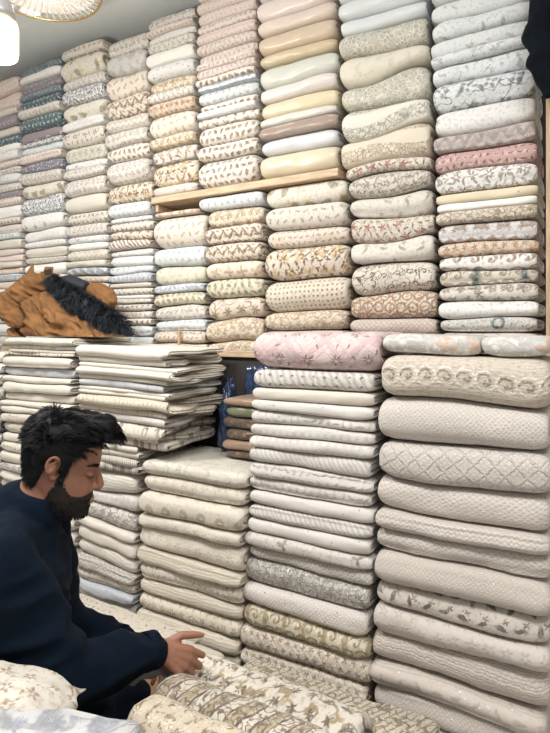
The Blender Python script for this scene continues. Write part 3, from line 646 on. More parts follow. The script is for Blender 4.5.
def roll_data(x0, x1, wd, ht, seed=0, nx=26, seg=22, wav=.006):
    """A loosely rolled length of cloth lying along x, resting on z = 0; its ends show the rolled layers."""
    V, UV, Fc = [], [], []; L = x1 - x0
    us = [0, .008, .025] + [0.05 + .9 * i / nx for i in range(nx + 1)] + [.975, .992, 1.0]
    rings = [(0, sc, -i_) for sc, i_ in ((.1, .02), (.3, .016), (.34, .035), (.5, .035), (.55, .004), (.68, .004), (.72, .03), (.84, .028), (.88, -.004))]
    rings += [(u, 1.0, 0.0) for u in us]
    rings += [(1.0, sc, -i_) for u, sc, i_ in reversed(rings[:9])]
    for u, sc, psh in rings:
        e = min(1, min(u, 1 - u) * L / .03); er = (.80 + .2 * math.sqrt(max(0, 1 - (1 - e) ** 2))) * sc
        for k in range(seg):
            a = 2 * PI * k / seg - PI / 2
            c, s_ = math.cos(a), math.sin(a)
            w_ = wav * mnoise.noise(Vector((u * L * 8, math.cos(a) * 1.5 + seed, math.sin(a) * 1.5))) + .4 * wav * mnoise.noise(Vector((u * L * 22, a * 2, seed)))
            y = (wd / 2 * er + w_) * math.copysign(abs(c) ** .86, c)
            z = (ht / 2 * er + w_) * math.copysign(abs(s_) ** .86, s_)
            z = max(z, -ht / 2 * 1.0)
            V.append((x0 + u * L - psh, y, z + ht / 2)); UV.append((u * L, k / seg * (wd + ht) * 1.5))
    m = len(rings)
    for i in range(m - 1):
        for k in range(seg):
            k2 = (k + 1) % seg
            Fc.append((i * seg + k, (i + 1) * seg + k, (i + 1) * seg + k2, i * seg + k2)[::-1])
    Fc.append(tuple(range(seg))); Fc.append(tuple(reversed(range((m - 1) * seg, m * seg))))
    return V, Fc, UV

def fabric(V, Fc, UV, style, label, group, name='folded_fabric', loc=None, rot=None, mat=None):
    o = mesh_obj(name, V, Fc, mat or fmat(style), uvs=UV)
    if loc is not None: o.location = loc
    if rot is not None: o.rotation_euler = rot
    return tag(o, label, 'fabric', group)

# pixel of the photograph -> place on a wall-parallel plane at distance D from the camera
RC, RS = math.cos(math.radians(30)), math.sin(math.radians(30))
def px_X(px, D):
    r = (px - CX) / F_PX
    return D * (RC * r - RS) / (RC + RS * r)
def px_Z(py, X, D):
    return CAM_H - (py - HY) / F_PX * (-RS * X + RC * D)
def cam_pt(px, py, d):
    """Camera-aligned coordinates (right, forward, up) of a pixel at depth d."""
    return ((px - CX) / F_PX * d, d, CAM_H - (py - HY) / F_PX * d)
def cam_to_world(p):
    return (RC * p[0] - RS * p[1], RS * p[0] + RC * p[1], p[2])

ORD = lambda n: '%d%s' % (n, 'th' if 10 <= n % 100 <= 20 else {1: 'st', 2: 'nd', 3: 'rd'}.get(n % 10, 'th'))
def words(style, where):
    a, b = STY[style][0], STY[style][1]
    s = (a + ' folded fabric ' + b).strip()
    return s, where
def flabel(style, ordtxt, where):
    a, b = STY[style][0], STY[style][1]
    base = ('%s fabric %s' % (a, b)).strip() if b else a + ' fabric'
    full = '%s, %s %s' % (base, ordtxt, where)
    if len(full.split()) > 16:
        full = '%s fabric, %s %s' % (a, ordtxt, where)
    return full

# ------------------------------------------------------------------ structure: room and wall shelving
M_CEIL = simple_mat('ceiling_paint', (226, 231, 232), .8, noise_scale=3, var=.02)
M_WALL = simple_mat('wall_paint', (196, 192, 184), .85, noise_scale=4, var=.04)
M_FLOOR = simple_mat('floor_bounce', (205, 200, 192), .95, noise_scale=60, var=.12, bump=.3)  # unseen floor, made pale so that it bounces light up to the ceiling
M_WOOD = simple_mat('shelf_wood', (206, 182, 152), .55, noise_scale=9, var=.12, bump=.08, stretch=(1, 8, 8))
M_WOODV = simple_mat('post_wood', (196, 168, 140), .55, noise_scale=9, var=.12, bump=.08, stretch=(8, 8, 1))
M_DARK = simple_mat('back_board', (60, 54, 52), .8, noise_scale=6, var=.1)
M_BENCH = simple_mat('bench_wood', (124, 92, 66), .5, noise_scale=7, var=.15, bump=.08, stretch=(1, 9, 9))

D_UP, D_LO = 2.20, 1.75
DEP_UP, DEP_LO = 0.36, 0.40
LEDGE = 1.405; PLINTH = 0.06; BOARD = 2.205
XL, XR, YB = -4.0, 1.5, 2.62
def struct(o): o['kind'] = 'structure'; return o
struct(box('floor', XL, XR, -1.6, YB, -0.06, 0.0, M_FLOOR))
struct(box('ceiling', XL, XR, -1.6, YB, CEIL, CEIL + 0.06, M_CEIL))
struct(box('wall_back', XL, XR, YB, YB + 0.08, 0.0, CEIL, M_WALL))
struct(box('wall_left', XL - 0.08, XL, -1.6, YB + .08, 0.0, CEIL, M_WALL))
struct(box('wall_right', XR, XR + 0.08, -1.6, YB + .08, 0.0, CEIL, M_WALL))
for i, yy in enumerate((2.02, 0.80)):
    struct(box('trim_%d' % (i + 1), XL, XR, yy, yy + 0.012, CEIL - 0.004, CEIL, simple_mat('ceiling_joint_%d' % i, (226, 228, 226), .6)))

sh = empty('wall_shelf', (-1.6, 2.4, 0))
tag(sh, 'pale wooden wall shelving holding the stacks of folded fabric', 'shelf')
def shpart(name, x0, x1, y0, y1, z0, z1, m, bev=0.004):
    return box(name, x0 + 1.6, x1 + 1.6, y0 - 2.4, y1 - 2.4, z0, z1, m, sh, bev)
shpart('ledge', XL, 0.5, 2.18, YB - .002, LEDGE - 0.03, LEDGE, M_WOOD)
xb0, xb1 = px_X(157, D_UP + .035), px_X(342, D_UP + .035)
shpart('shelf_board', xb0, xb1, 2.19, YB - .03, BOARD - 0.034, BOARD, M_WOOD)
shpart('board_bracket', xb0 + .012, xb0 + .03, 2.21, 2.5, BOARD - 0.075, BOARD - 0.035, M_WOODV)
shpart('post', px_X(546.5, D_UP), px_X(546.5, D_UP) + 0.05, 2.17, 2.23, LEDGE + .001, CEIL - .005, M_WOODV)
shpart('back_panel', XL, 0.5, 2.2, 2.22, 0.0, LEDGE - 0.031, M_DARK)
shpart('plinth', XL, 0.5, 1.78, 2.19, 0.0, PLINTH, M_WOOD)
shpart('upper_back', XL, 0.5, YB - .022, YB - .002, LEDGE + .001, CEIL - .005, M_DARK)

# ------------------------------------------------------------------ stacks of folded fabric
STACK_TOP = {}
def stack(key, where, group, D, xl, xr, ys, styles, zfloor, depth, ztop_cap=None, amp=0.20, tilt=None, jit=0.009, filler='PI', start=1, first_words=None):
    ytop, ybot = ys[0], ys[-1]
    DE, DZ = D + (.045 if D < 2 else .035), D + .03
    def edge(e, y):                    # (top, bottom) or ((y, x), (y, x), ...)
        if hasattr(e[0], '__len__'): return float(np.interp(y, [q[0] for q in e], [q[1] for q in e]))
        return float(np.interp(y, [ytop, ybot], e))
    Z = [px_Z(y, px_X(0.5 * (edge(xl, y) + edge(xr, y)), DZ), DZ) for y in ys]
    sty = list(styles)
    if len(sty) != len(Z) - 1: print('STACK LENGTH', key, len(sty), len(Z) - 1)
    if Z[-1] < zfloor + 0.055: Z[-1] = zfloor + 0.002
    while Z[-1] > zfloor + 0.004:
        rest = Z[-1] - zfloor
        k = max(1, round(rest / 0.085)); Z.append(Z[-1] - rest / k + (0.002 if k == 1 else 0)); sty.append(filler)
        if k == 1: break
    if ztop_cap: Z[0] = min(Z[0], ztop_cap)
    nb = len(Z)
    A = []; ph = []
    a = 0.0
    r = random.Random(key)
    for i in range(nb):
        th = min(abs(Z[i] - Z[min(nb - 1, i + 1)]) or 1, abs(Z[max(0, i - 1)] - Z[i]) or 1)
        a = 0.7 * a + r.uniform(-1, 1) * 0.5
        A.append(a * amp * th)
        ph.append(r.uniform(0, 6.28))
    A[-1] = 0.0
    if key in ('L1', 'L2', 'L3', 'L4', 'L5'): A[0] = 0.0
    def bound(i):
        z0, am, p = Z[i], A[i], ph[i]
        def f(u):
            z = z0 + am * math.sin(PI * u * 1.3 + p) + 0.25 * am * math.sin(7 * u + 2 * p)
            if tilt: z += tilt(u, i, nb)
            return z
        return f
    n = len(sty)
    for i in range(n):
        ymid = ys[min(i, len(ys) - 1)]
        ymid = 0.5 * (ymid + ys[min(i + 1, len(ys) - 1)])
        x0 = px_X(edge(xl, ymid), DE) + 0.005 + r.random() * jit
        x1 = px_X(edge(xr, ymid), DE) - 0.005 - r.random() * jit
        th = Z[i] - Z[i + 1]
        yf = D + r.uniform(-0.014, 0.016)
        gap = 0.0012
        zt_, zb_ = bound(i), bound(i + 1)
        cr = None
        if r.random() < 0.35 and th > 0.045: cr = r.choice((0.3, 0.36, 0.62))
        V, Fc, UV = slab_data(x0, x1, yf, depth, lambda u: zb_(u) + gap, lambda u: zt_(u) - gap, seed=r.random() * 40,
                              nx=16, crease=cr, endround=r.uniform(.55, .78), fullness=r.uniform(2.3, 2.9))
        fabric(V, Fc, UV, sty[i], flabel(sty[i], ORD(i + start) + ' from top', where), group)
    STACK_TOP[key] = (Z[0], px_X(edge(xl, ytop), DE), px_X(edge(xr, ytop), DE))

# --- upper stacks, from the wooden post leftwards
stack('U1', 'in upper stack beside wooden post', 'fabrics in upper stack beside post', D_UP, ((-50, 429), (332, 440)), (536, 541),
      [-52, -30, -8, 13, 31, 48, 58, 77, 104, 130, 147, 168, 190, 200, 209, 222, 241, 255, 270, 285, 301, 318, 332],
      'WS WM WS WD WS WM WM WG W2 TZ PK WB YD WP GS MD OB PA PB FT W SK'.split(), LEDGE, DEP_UP)
stack('U2', 'in 2nd upper stack from wooden post', 'fabrics in second upper stack from post', D_UP, ((-50, 338), (163, 344), (176, 350.5), (335, 351)), ((-50, 428), (332, 439)),
      [-50, -28, -8, 11, 26, 52, 76, 105, 133, 163, 174, 193.5, 215, 239, 262, 293, 318.5, 335],
      'SC SC SC SC DG CS DG DC DW RF GF IV RF IV VN OS LT'.split(), LEDGE, DEP_UP)
stack('U3a', 'in upper satin stack', 'satin fabrics above the shelf board', D_UP, ((-50, 258), (168, 263)), ((-50, 336.5), (168, 342)),
      [-50, -30, -8, 13, 28, 47, 59, 81, 96, 113, 122, 135, 151, 168.5],
      'S1 S6 S1 S2 S3 S4 S5 S6 S7 S8 S9 SA SB'.split(), BOARD + .001, DEP_UP, amp=.16)
stack('U3b', 'in stack below the satins', 'fabrics below the satin stack', D_UP, (267, 267), (350, 350),
      [177, 204, 228, 246, 278, 311, 330], 'GB DT PF BF DM SW'.split(), LEDGE, DEP_UP, ztop_cap=BOARD - .036)
stack('U4a', 'in upper stack left of satins', 'fabrics in upper stack left of satins', D_UP, (198, 201), ((-50, 257), (168, 262)),
      [-48, -34, -18, -6, 6.5, 18, 28, 39, 49, 59, 66, 75, 82, 88, 100, 108, 115, 124, 143, 158, 178],
      'PQ PQ PQ PQ PQ PP PQ PP PP PP PP BT BS LB BT W BU BT BT BT'.split(), BOARD + .001, DEP_UP, amp=.16)
stack('U4b', 'in stack below the blush prints', 'fabrics below the blush stack', D_UP, ((179, 197), (215, 208), (364, 210)), (266, 266),
      [179, 208, 225.5, 243, 261.5, 279, 297.5, 319, 342, 364], 'LB BG LF LF BB OL BN SW SW'.split(), LEDGE - .02, DEP_UP, ztop_cap=BOARD - .036)
stack('U5a', 'in 2nd upper stack left of satins', 'fabrics in second upper stack left of satins', D_UP, ((15, 149), (185, 155)), (197.5, 200.5),
      [15, 26, 32, 40, 50, 64, 78, 91, 100.5, 114, 136, 147, 161, 185], 'PR PP W PR WP TD BG PR OB BD BG BU BF'.split(), BOARD + .001, DEP_UP, amp=.16)
stack('U5b', 'in stack under wooden shelf end', 'fabrics under the wooden shelf end', D_UP, ((197, 155), (351, 157)), ((197, 196), (216, 207), (351, 209)),
      [197, 215, 247, 266, 284, 293, 306, 320, 331, 343, 351], 'BB BD LB YB LL OL PR LB PF W'.split(), LEDGE, DEP_UP, ztop_cap=BOARD - .078)
stack('U6', 'in 3rd upper stack left of satins', 'fabrics in third upper stack left of satins', D_UP, ((36, 108), (347, 113)), ((15, 148), (185, 154), (347, 156)),
      [36, 53, 73, 95, 117, 131, 146, 160, 183, 203, 217, 222, 231, 240, 250, 256, 266, 274, 283, 288, 295, 299, 304, 311, 318.5, 325, 336, 347],
      'PR SQF BD LF CH PR BT PR BF LB TD BR LF DX W W2 LB LL CP BR TD CH BR PR BT LB CG'.split(), LEDGE, DEP_UP)
stack('U7', 'in 4th upper stack left of satins', 'fabrics in fourth upper stack left of satins', D_UP, ((46, 64), (350, 72)), ((36, 107), (347, 112)),
      [46, 56, 77, 87, 102, 119.5, 129, 146, 161, 168.5, 178, 195, 212, 224, 236, 243, 250, 261, 268, 276, 283, 291, 299, 308, 318, 328, 340, 350],
      'EM GB PR BW GB W EM SGE TD PR PR CP BR PR TD WP CH CP BSW OR PI BR W PR LB CP TD'.split(), LEDGE, DEP_UP)
stack('U8', 'in 5th upper stack left of satins', 'fabrics in fifth upper stack left of satins', D_UP, ((64, 22), (345, 28)), ((46, 63), (350, 71)),
      [64, 72, 80, 91, 98, 106, 116, 130, 140, 145, 153, 162, 171.5, 183, 196, 214, 229, 241, 247, 257, 263, 275, 285, 296, 308, 320, 332, 345],
      'TB WP MV TB TL PR TL GM BW LB PP DB PR GB BW W2 W TD CP CH WP CP PI W CP PR W'.split(), LEDGE, DEP_UP)
stack('U9', 'in upper stack at far left', 'fabrics in upper stack at far left', D_UP, (-22, -18), ((64, 21), (345, 27)),
      [83, 96, 113, 121, 131, 139, 148, 155, 164, 170, 177, 185, 193, 200, 207, 220, 226, 235, 241, 250, 256, 262, 269, 275, 282, 289, 300, 312, 324, 336, 346],
      'PQ PQ PI MV PI TL WP W PP PR TD PR MV PP WP BR PI LB CP PI PQ CP PC BS PC WP PI CP W PI'.split(), LEDGE, DEP_UP)

# --- lower stacks, in front of the ledge
stack('L1', 'in lower right stack', 'thick fabrics in lower right stack', D_LO, (382, 371), (556, 552),
      [356, 403, 447, 487, 522, 541, 565, 600, 626, 652, 687, 710, 736, 762],
      'EP ED EL EB EC EB EF DS PS ER SQ EF PS'.split(), PLINTH + .001, DEP_LO, amp=.16, jit=.018, filler='LW')
stack('L2', 'in lower stack under pink fabric', 'fabrics in lower stack under pink fabric', D_LO, (255, 242), (379, 373),
      [371, 390, 403, 415, 428, 440, 453, 470, 485, 499, 514, 528, 543, 557, 572, 597, 620, 641, 664, 684, 702, 722, 745],
      'GT CW LD LC LW LW LG LC LC LD LG LD BP WF SG PL GQ GD GD DP LN GD'.split(), PLINTH + .001, DEP_LO, amp=.16, jit=.014, filler='LN')
stack('L3', 'in lower cream stack', 'cream fabrics in lower stack', D_LO - .02, (146, 141), (250, 244),
      [467, 482, 499, 522, 536, 559, 574, 591, 607, 624, 640, 656], 'K0 K1 KM K1 K1 KR KF KR KG KR KG'.split(), PLINTH + .001, DEP_LO, amp=.2, filler='KR')

def l4_tilt(u, i, nb):
    k = min(1, max(0, (i - 0) / 4.0)) * (1 if i < nb - 7 else max(0, (nb - 1 - i) / 7.0))
    return -0.035 * k * (u - 0.3) - 0.02 * k * max(0, u - .6)
L4Y = [471, 491, 505, 522, 531, 547, 561, 573, 584, 595, 608, 622]
stack('L4', 'in lower stack behind the man', 'fabrics in lower stack behind the man', D_LO, (81.5, 81.5), (142.5, 139.5),
      L4Y, 'RB LW GFl CP CP RB HB KF BLU LW CP'.split(), PLINTH + .001, DEP_LO, amp=.25, tilt=l4_tilt, filler='CP', start=10)
stack('L5', 'in lower stack under brown jacket', 'fabrics in lower stack under the jacket', D_LO, (9, 4), (78.5, 78.5),
      [357, 368, 377, 383, 394, 402, 408, 416, 425, 435, 446, 455, 466, 476, 486, 497, 510, 524, 540], 'CP CG CP CP CP CP CP KF KF CP KF CP GFl CP CP CP CP CP'.split(),
      PLINTH + .001, DEP_LO, amp=.35, filler='CP', start=3)
stack('L6', 'in lower stack at left edge', 'fabrics in lower stack at left edge', D_LO, (-62, -60), (7, 2),
      [352, 362, 372, 384, 398, 412, 428, 440, 452, 466, 480, 494, 510, 528], 'CP W CP GFl DK DK SK DK CP GFl DK CP CP'.split(), PLINTH + .001, DEP_LO, amp=.5, filler='CP')

# ------------------------------------------------------------------ loose and special folded pieces
def const(z, a=0.0, p=0.0): return lambda u: z + a * math.sin(4.2 * u + p)
def wall_slab(xp0, xp1, D, y0, y1, style, label, group=None, depth=DEP_LO, serp=0, seed=1.0, a=0.004, sag=0.0, zbot=None, ragged=.03, ztop=None):
    X0, X1 = px_X(xp0, D + .04), px_X(xp1, D + .04); Xm = (X0 + X1) / 2
    zt = px_Z(y0, Xm, D) if ztop is None else ztop
    zb = px_Z(y1, Xm, D) if zbot is None else zbot
    if serp:
        d = serpent_data(X0, X1, D, depth, const(zb + .002, a, seed), const(zt - .002, a, seed + .5), serp, seed=seed, sag=sag, ragged=ragged)
    else:
        d = slab_data(X0, X1, D, depth, const(zb + .0015, a, seed), const(zt - .0015, a, seed + .5), seed=seed, nx=24, wr=.003, fullness=2.1)
    return fabric(*d, style, label, group)
z2 = STACK_TOP['L2'][0]; z1 = STACK_TOP['L1'][0]
wall_slab(257, 380, D_LO, 331, 371, 'PD', 'thick pink folded fabric with diamond trellis, on top of lower white stack', zbot=z2 + .002, seed=2.2)
wall_slab(386, 481, D_LO + .02, 334, 356, 'GO', 'grey rose print fabric in clear wrap on lower right stack, left piece', 'wrapped rose prints on lower right stack', depth=.3, zbot=z1 + .001, seed=7, a=.003)
wall_slab(483, 551, D_LO + .02, 335, 356, 'GO', 'grey rose print fabric in clear wrap on lower right stack, right piece', 'wrapped rose prints on lower right stack', depth=.3, zbot=z1 + .001, seed=9, a=.003)

# top of the lower stack behind the man: pieces folded in loose layers whose ends hang out to the right
g4 = 'loosely folded fabrics on top of the stack behind the man'
w4 = 'in lower stack behind the man'
L4T = [346, 364, 381, 388, 396, 413, 421, 443, 456, 471]
s4 = 'CP CP CG CP CD LW BFc CP FR'.split()
e4 = [170, 176, 168, 172, 174, 168, 166, 142, 142]
n4 = [3, 4, 1, 2, 3, 1, 3, 2, 2]
zlist = [px_Z(y, px_X(118, D_LO), D_LO + .02) for y in L4T[:-1]] + [STACK_TOP['L4'][0] + .004]
zl3 = STACK_TOP['L3'][0] + .012
for i in range(9):
    zt, zb = zlist[i], zlist[i + 1]
    if i == 6: zb = max(zb, zl3)
    if i == 7: zt = max(zt, zl3 - .001)
    X0, X1 = px_X(83 + random.uniform(0, 2), D_LO + .03), px_X(e4[i], D_LO + .01)
    def mk(zz, k):
        am = .002 * math.sin(k * 2.1)
        return lambda u: zz + am * math.sin(5 * u + k) + (0.010 * (0.5 - u) if i < 7 else 0)
    fb, ft = mk(zb + .0015, i + 1), mk(zt - .0015, i)
    if i == 8: fb = lambda u: zb + .006
    d = serpent_data(X0, X1, D_LO - .01, .38, fb, ft, n4[i], seed=i * 1.9 + 3, ragged=.07, nx=20, sag=.005 if i < 6 else 0)
    fabric(*d, s4[i], flabel(s4[i], ORD(i + 1) + ' from top', w4), g4)
# two crumpled pieces under the jacket
z5 = STACK_TOP['L5'][0]
w5 = 'in lower stack under brown jacket'
zc5 = px_Z(350, px_X(45, D_LO), D_LO); zd5 = px_Z(338, px_X(45, D_LO), D_LO)
for i, (zt, zb, st, ly) in enumerate(((zd5, zc5, 'RB', 3), (zc5, z5 + .004, 'KF', 2))):
    d = serpent_data(px_X(12, D_LO + .03), px_X(80, D_LO + .03), D_LO, .38, const(zb + .002, 0.002, i + 1), const(zt - .001, 0.002, i), ly, seed=i + 20, nx=18)
    fabric(*d, st, flabel(st, ORD(i + 1) + ' from top', w5), g4 + ' and jacket')

# niche between the lower stacks: wrapped coloured pieces and dark plastic
zn = zl3 - .004
zz = zn
for i, (st, h) in enumerate(zip(['DN', 'TN', 'DN', 'DN', 'GN', 'TN'], [.03, .045, .045, .05, .05, .035])):
    jx = random.uniform(-.012, .012)
    d = slab_data(-1.375 + jx, -1.185 + jx, 1.93 + random.uniform(0, .01), .2, const(zz + .0015), const(zz + h - .0015), nx=8, seed=i * 3.3, wr=.004)
    fabric(*d, st, '%s fabric in clear wrap, %s from top of small stack in dark niche' % (STY[st][0], ORD(6 - i)), 'wrapped fabrics in the dark niche')
    zz += h
M_PLAS = simple_mat('blue_plastic', (38, 58, 92), .18, noise_scale=30, var=.3, bump=.6, coat=.6)
M_CLEAR = simple_mat('clear_plastic', (206, 214, 218), .15, noise_scale=22, var=.1, bump=.8, alpha=.55, coat=.5)
def crumpled(name, loc, rad, mat, seed, amp=.35, top=0.6, seg=36, ring=26):
    V, Fc = [], []
    for i in range(ring + 1):
        t = PI * i / ring
        for k in range(seg):
            a = 2 * PI * k / seg
            d = Vector((math.sin(t) * math.cos(a), math.sin(t) * math.sin(a), math.cos(t)))
            r = 1 + amp * (abs(mnoise.noise(d * 2.2 + Vector((seed, 0, 0)))) * 1.4 - .4) + amp * .5 * abs(mnoise.noise(d * 6 + Vector((0, seed, 0))))
            z = d.z * rad[2] * r
            z = max(z, -rad[2] * .8)
            pinch = 1 - (1 - top) * max(0, d.z) ** 1.5
            V.append((d.x * rad[0] * r * pinch, d.y * rad[1] * r * pinch, z + rad[2] * .8))
    for i in range(ring):
        for k in range(seg):
            k2 = (k + 1) % seg
            Fc.append((i * seg + k, (i + 1) * seg + k, (i + 1) * seg + k2, i * seg + k2))
    o = mesh_obj(name, V, Fc, mat); o.location = loc
    return o
tag(crumpled('plastic_bag', (-1.435, 2.07, zn), (.040, .055, .17), M_PLAS, 3.1, .5, .5), 'crumpled dark blue plastic bag in niche beside loosely folded fabrics', 'bag')
for i, x in enumerate((-1.40, -1.26)):
    V, Fc = [], []
    for r in range(13):
        for c in range(15):
            u, v = c / 14, r / 12
            V.append((x + u * .13, 2.165 - .03 * mnoise.noise(Vector((u * 5, v * 2, i + .3))) - .008, zn + .02 + v * .36))
    for r in range(12):
        for c in range(14): Fc.append((r * 15 + c, r * 15 + c + 1, (r + 1) * 15 + c + 1, (r + 1) * 15 + c))
    o = mesh_obj('plastic_sheet', V, Fc, M_PLAS)
    m = o.modifiers.new('s', 'SOLIDIFY'); m.thickness = .002
    tag(o, 'wrinkled dark blue plastic sheet hanging at back of niche, %s one' % ('left', 'right')[i], 'plastic sheet', 'plastic sheets in niche')
z6 = STACK_TOP['L6'][0]
tag(crumpled('plastic_bag', (px_X(-15, 1.82), 1.83, z6 + .004), (.085, .06, .075), M_CLEAR, 8.4, .5, .8), 'crumpled clear plastic bag left of brown jacket', 'bag')

# ------------------------------------------------------------------ low bench, floor stacks and the pile in the foreground
bn = empty('low_bench', (-1.375, .845, 0)); tag(bn, 'low wooden bench under the man and the foreground fabric pile', 'bench')
for i in range(6): box('plank', -.925, .925, -.53 + i * .177, -.53 + i * .177 + .172, .385, .42, M_BENCH, bn, .004)
for sx in (-.88, .82):
    for sy in (-.5, .45): box('leg', sx, sx + .06, sy, sy + .06, 0, .385, M_BENCH, bn, .004)
for sy in (-.49, .46): box('rail', -.81, .81, sy, sy + .03, .30, .384, M_BENCH, bn, .003)

def pile(X0, X1, Y0, dep, z0, zs, styles, labels, group, serp_top=0, top_name='folded_fabric', rotz=0, a=.003, wr=.003):
    """Fabrics piled on z0; zs = list of top heights. X0..X1, Y0.. in world axes (rotz about the pile's centre)."""
    cx, cy = (X0 + X1) / 2, Y0 + dep / 2
    zb = z0
    for i, zt in enumerate(zs):
        last = i == len(zs) - 1
        if last and top_name == 'fabric_roll':
            d = roll_data(X0 - cx, X1 - cx, dep, zt - zb, seed=X0 * 5)
        elif last and serp_top:
            d = serpent_data(X0 - cx, X1 - cx, Y0 - cy, dep, const(.0015), const(zt - zb - .001, a, i), serp_top, seed=i + X0 * 7, ragged=.03, nx=24)
        else:
            d = slab_data(X0 - cx, X1 - cx, Y0 - cy, dep, const(.0015), const(zt - zb - .0015, a if last else 0, i), seed=i + X0 * 9, nx=22, wr=wr if last else .002, fullness=2.05)
        o = fabric(*d, styles[i], labels[i], group, name=top_name if last else 'folded_fabric', loc=(cx, cy, zb), rot=(0, 0, rotz))
        zb = zt
HID = 'plain cream fabric at base of the foreground pile'
# on the floor in front of the lower stacks
pile(-2.02, -1.30, 1.40, .29, 0.0, [.09, .18, .26, .345], ['CP', 'CP', 'CP', 'KF'],
     ['plain cream fabric on floor between bench and lower stacks, left pile'] * 3 + ['cream fabric with brown flecks lying flat behind the man'], 'fabrics on floor behind the man')
pile(-1.27, -1.10, 1.40, .17, 0.0, [.09, .18, .26, .33, .40], ['CP', 'CP', 'CP', 'LN', 'KR'],
     ['plain cream fabric on floor between bench and lower stacks, middle pile'] * 3 + ['beige gold lined fabric just beneath cream one beside hand', 'small cream ribbed fabric lying beyond the hand'], 'fabrics on floor beyond the hand', top_name='fabric_roll')
pile(-1.07, -.40, 1.395, .29, 0.0, [.08, .16, .24, .335], ['CP', 'LN', 'DP', 'LN'],
     ['plain cream fabric at bottom of floor pile below diamond fabrics', 'beige gold lined fabric second from floor below diamond fabrics', 'beige pearl dotted fabric in floor pile below diamond fabrics', 'beige fabric with gold woven lines atop floor pile below diamond fabrics'], 'fabrics on floor at right', wr=.008, a=.008)
pile(-.955, -.45, 1.05, .215, .42, [.475, .62], ['LN', 'HF'], ['beige gold lined fabric spread under the floral roll', 'cream roll with brown flowers and gold scrolls, right of the hand'],
     'patterned rolls in foreground', serp_top=5, top_name='fabric_roll')
pile(-1.08, -.50, 1.275, .095, .42, [.50], ['LN'], ['beige narrow fabric with gold lines between floral roll and floor stacks'], 'patterned rolls in foreground')
pile(-.86, -.40, .907, .138, .42, [.50, .58, .70], ['CP', 'CP', 'ST'], [HID, HID, 'cream roll with dark double stripes, left of floral roll'], 'patterned rolls in foreground', top_name='fabric_roll')
pile(-.81, -.36, .787, .112, .42, [.50, .575, .65, .742], ['CP', 'CP', 'CP', 'GR'], [HID, HID, HID, 'beige gold brown brocade roll, left of striped roll'], 'patterned rolls in foreground', top_name='fabric_roll')
pile(-.64, -.36, .665, .115, .42, [.50, .58, .66, .725, .795], ['CP', 'CP', 'CP', 'CP', 'BK'], [HID, HID, HID, HID, 'cream roll with fine black line stripes, beside plastic-packed fabric'], 'patterned rolls in foreground', top_name='fabric_roll')
def cam_pile(x0, x1, f0, f1, zs, styles, labels, group, a=.006, wr=.006, name='folded_fabric'):
    c = cam_to_world(((x0 + x1) / 2, (f0 + f1) / 2, 0))
    hw, hd = (x1 - x0) / 2, (f1 - f0) / 2
    pile(c[0] - hw, c[0] + hw, c[1] - hd, hd * 2, .42, zs, styles, labels, group, rotz=math.radians(30), a=a, wr=wr, top_name=name)
NB = 'plain cream fabric under the plastic-packed grey damask'
cam_pile(-.64, -.215, .66, .875, [.50, .58, .66, .74, .80, .905], ['CP', 'CP', 'CP', 'CP', 'CP', 'PG'], [NB] * 5 + ['white fabric with pale grey damask leaves, packed in clear plastic'], 'fabrics nearest the camera', name='packed_fabric')
NG = 'plain cream fabric under the ruffled gold speckled cloth'
cam_pile(-.86, -.40, .885, 1.035, [.50, .58, .66, .73, .81], ['CP', 'CP', 'CP', 'CP', 'PG'], [NG] * 4 + ['pale grey damask fabric under the ruffled gold speckled cloth'], 'fabrics at the lower left', a=.006, wr=.006)
V, UV, Fc = [], [], []
nu, nv = 46, 26
for i in range(nu + 1):
    for j in range(nv + 1):
        u, v = i / nu, j / nv
        x = -.88 + .515 * u; f_ = .888 + .165 * v
        n1 = mnoise.noise(Vector((x * 9, f_ * 14, 2.2))); n2 = mnoise.noise(Vector((x * 26 + f_ * 12, f_ * 16, 7.7)))
        eu = max(0, (u - .80) / .20); ev = max(0, (.16 - v) / .16); ew = max(0, (v - .86) / .14)
        z = .868 + .014 * n1 + .007 * n2 + .012 * math.sin(3 * u) - .055 * eu ** 2 - .035 * ev ** 2 - .03 * ew ** 2
        z += (.007 * eu + .004 * ev) * math.sin(f_ * 110 + n1 * 3)
        x += .006 * eu * math.sin(f_ * 95 + 1.0)
        V.append((x, f_, max(z, .8155))); UV.append((x, f_))
for i in range(nu):
    for j in range(nv):
        a_ = i * (nv + 1) + j; Fc.append((a_, a_ + nv + 1, a_ + nv + 2, a_ + 1))
o = fabric([cam_to_world(q) for q in V], Fc, UV, 'WGd', 'white cloth with gold brown speckled flowers heaped at lower left', 'fabrics at the lower left', name='heaped_cloth')
m = o.modifiers.new('s', 'SOLIDIFY'); m.thickness = .003

# ------------------------------------------------------------------ the man, seated on the bench (camera-aligned local axes: x right, y away, z up)
MB = Vector((-.70, 1.30, .42))
man = empty('person', cam_to_world(MB), math.radians(30))
tag(man, 'man in dark navy shirt with black hair and beard, bending over fabrics', 'person')
def ml(p): return Vector(p) - MB            # camera-aligned point -> man's local frame
M_SKIN = simple_mat('skin', (150, 105, 85), .5, noise_scale=40, var=.05, bump=.05, sub=.12)
M_HAIR = simple_mat('black_hair', (15, 16, 19), .7, noise_scale=80, var=.25, spec=.3)
M_BEARD = simple_mat('black_beard', (34, 29, 28), .6, noise_scale=80, var=.25)
M_SHIRT = simple_mat('navy_cloth', (7, 20, 34), .95, noise_scale=18, var=.1, bump=.1, spec=.15)
M_TROU = simple_mat('navy_trousers', (7, 17, 29), .95, noise_scale=18, var=.1, bump=.1, spec=.15)
M_LASH = simple_mat('lash', (24, 18, 16), .6)
M_EYE = simple_mat('eye_white', (220, 214, 206), .25)
M_NAIL = simple_mat('nail', (206, 164, 146), .35)

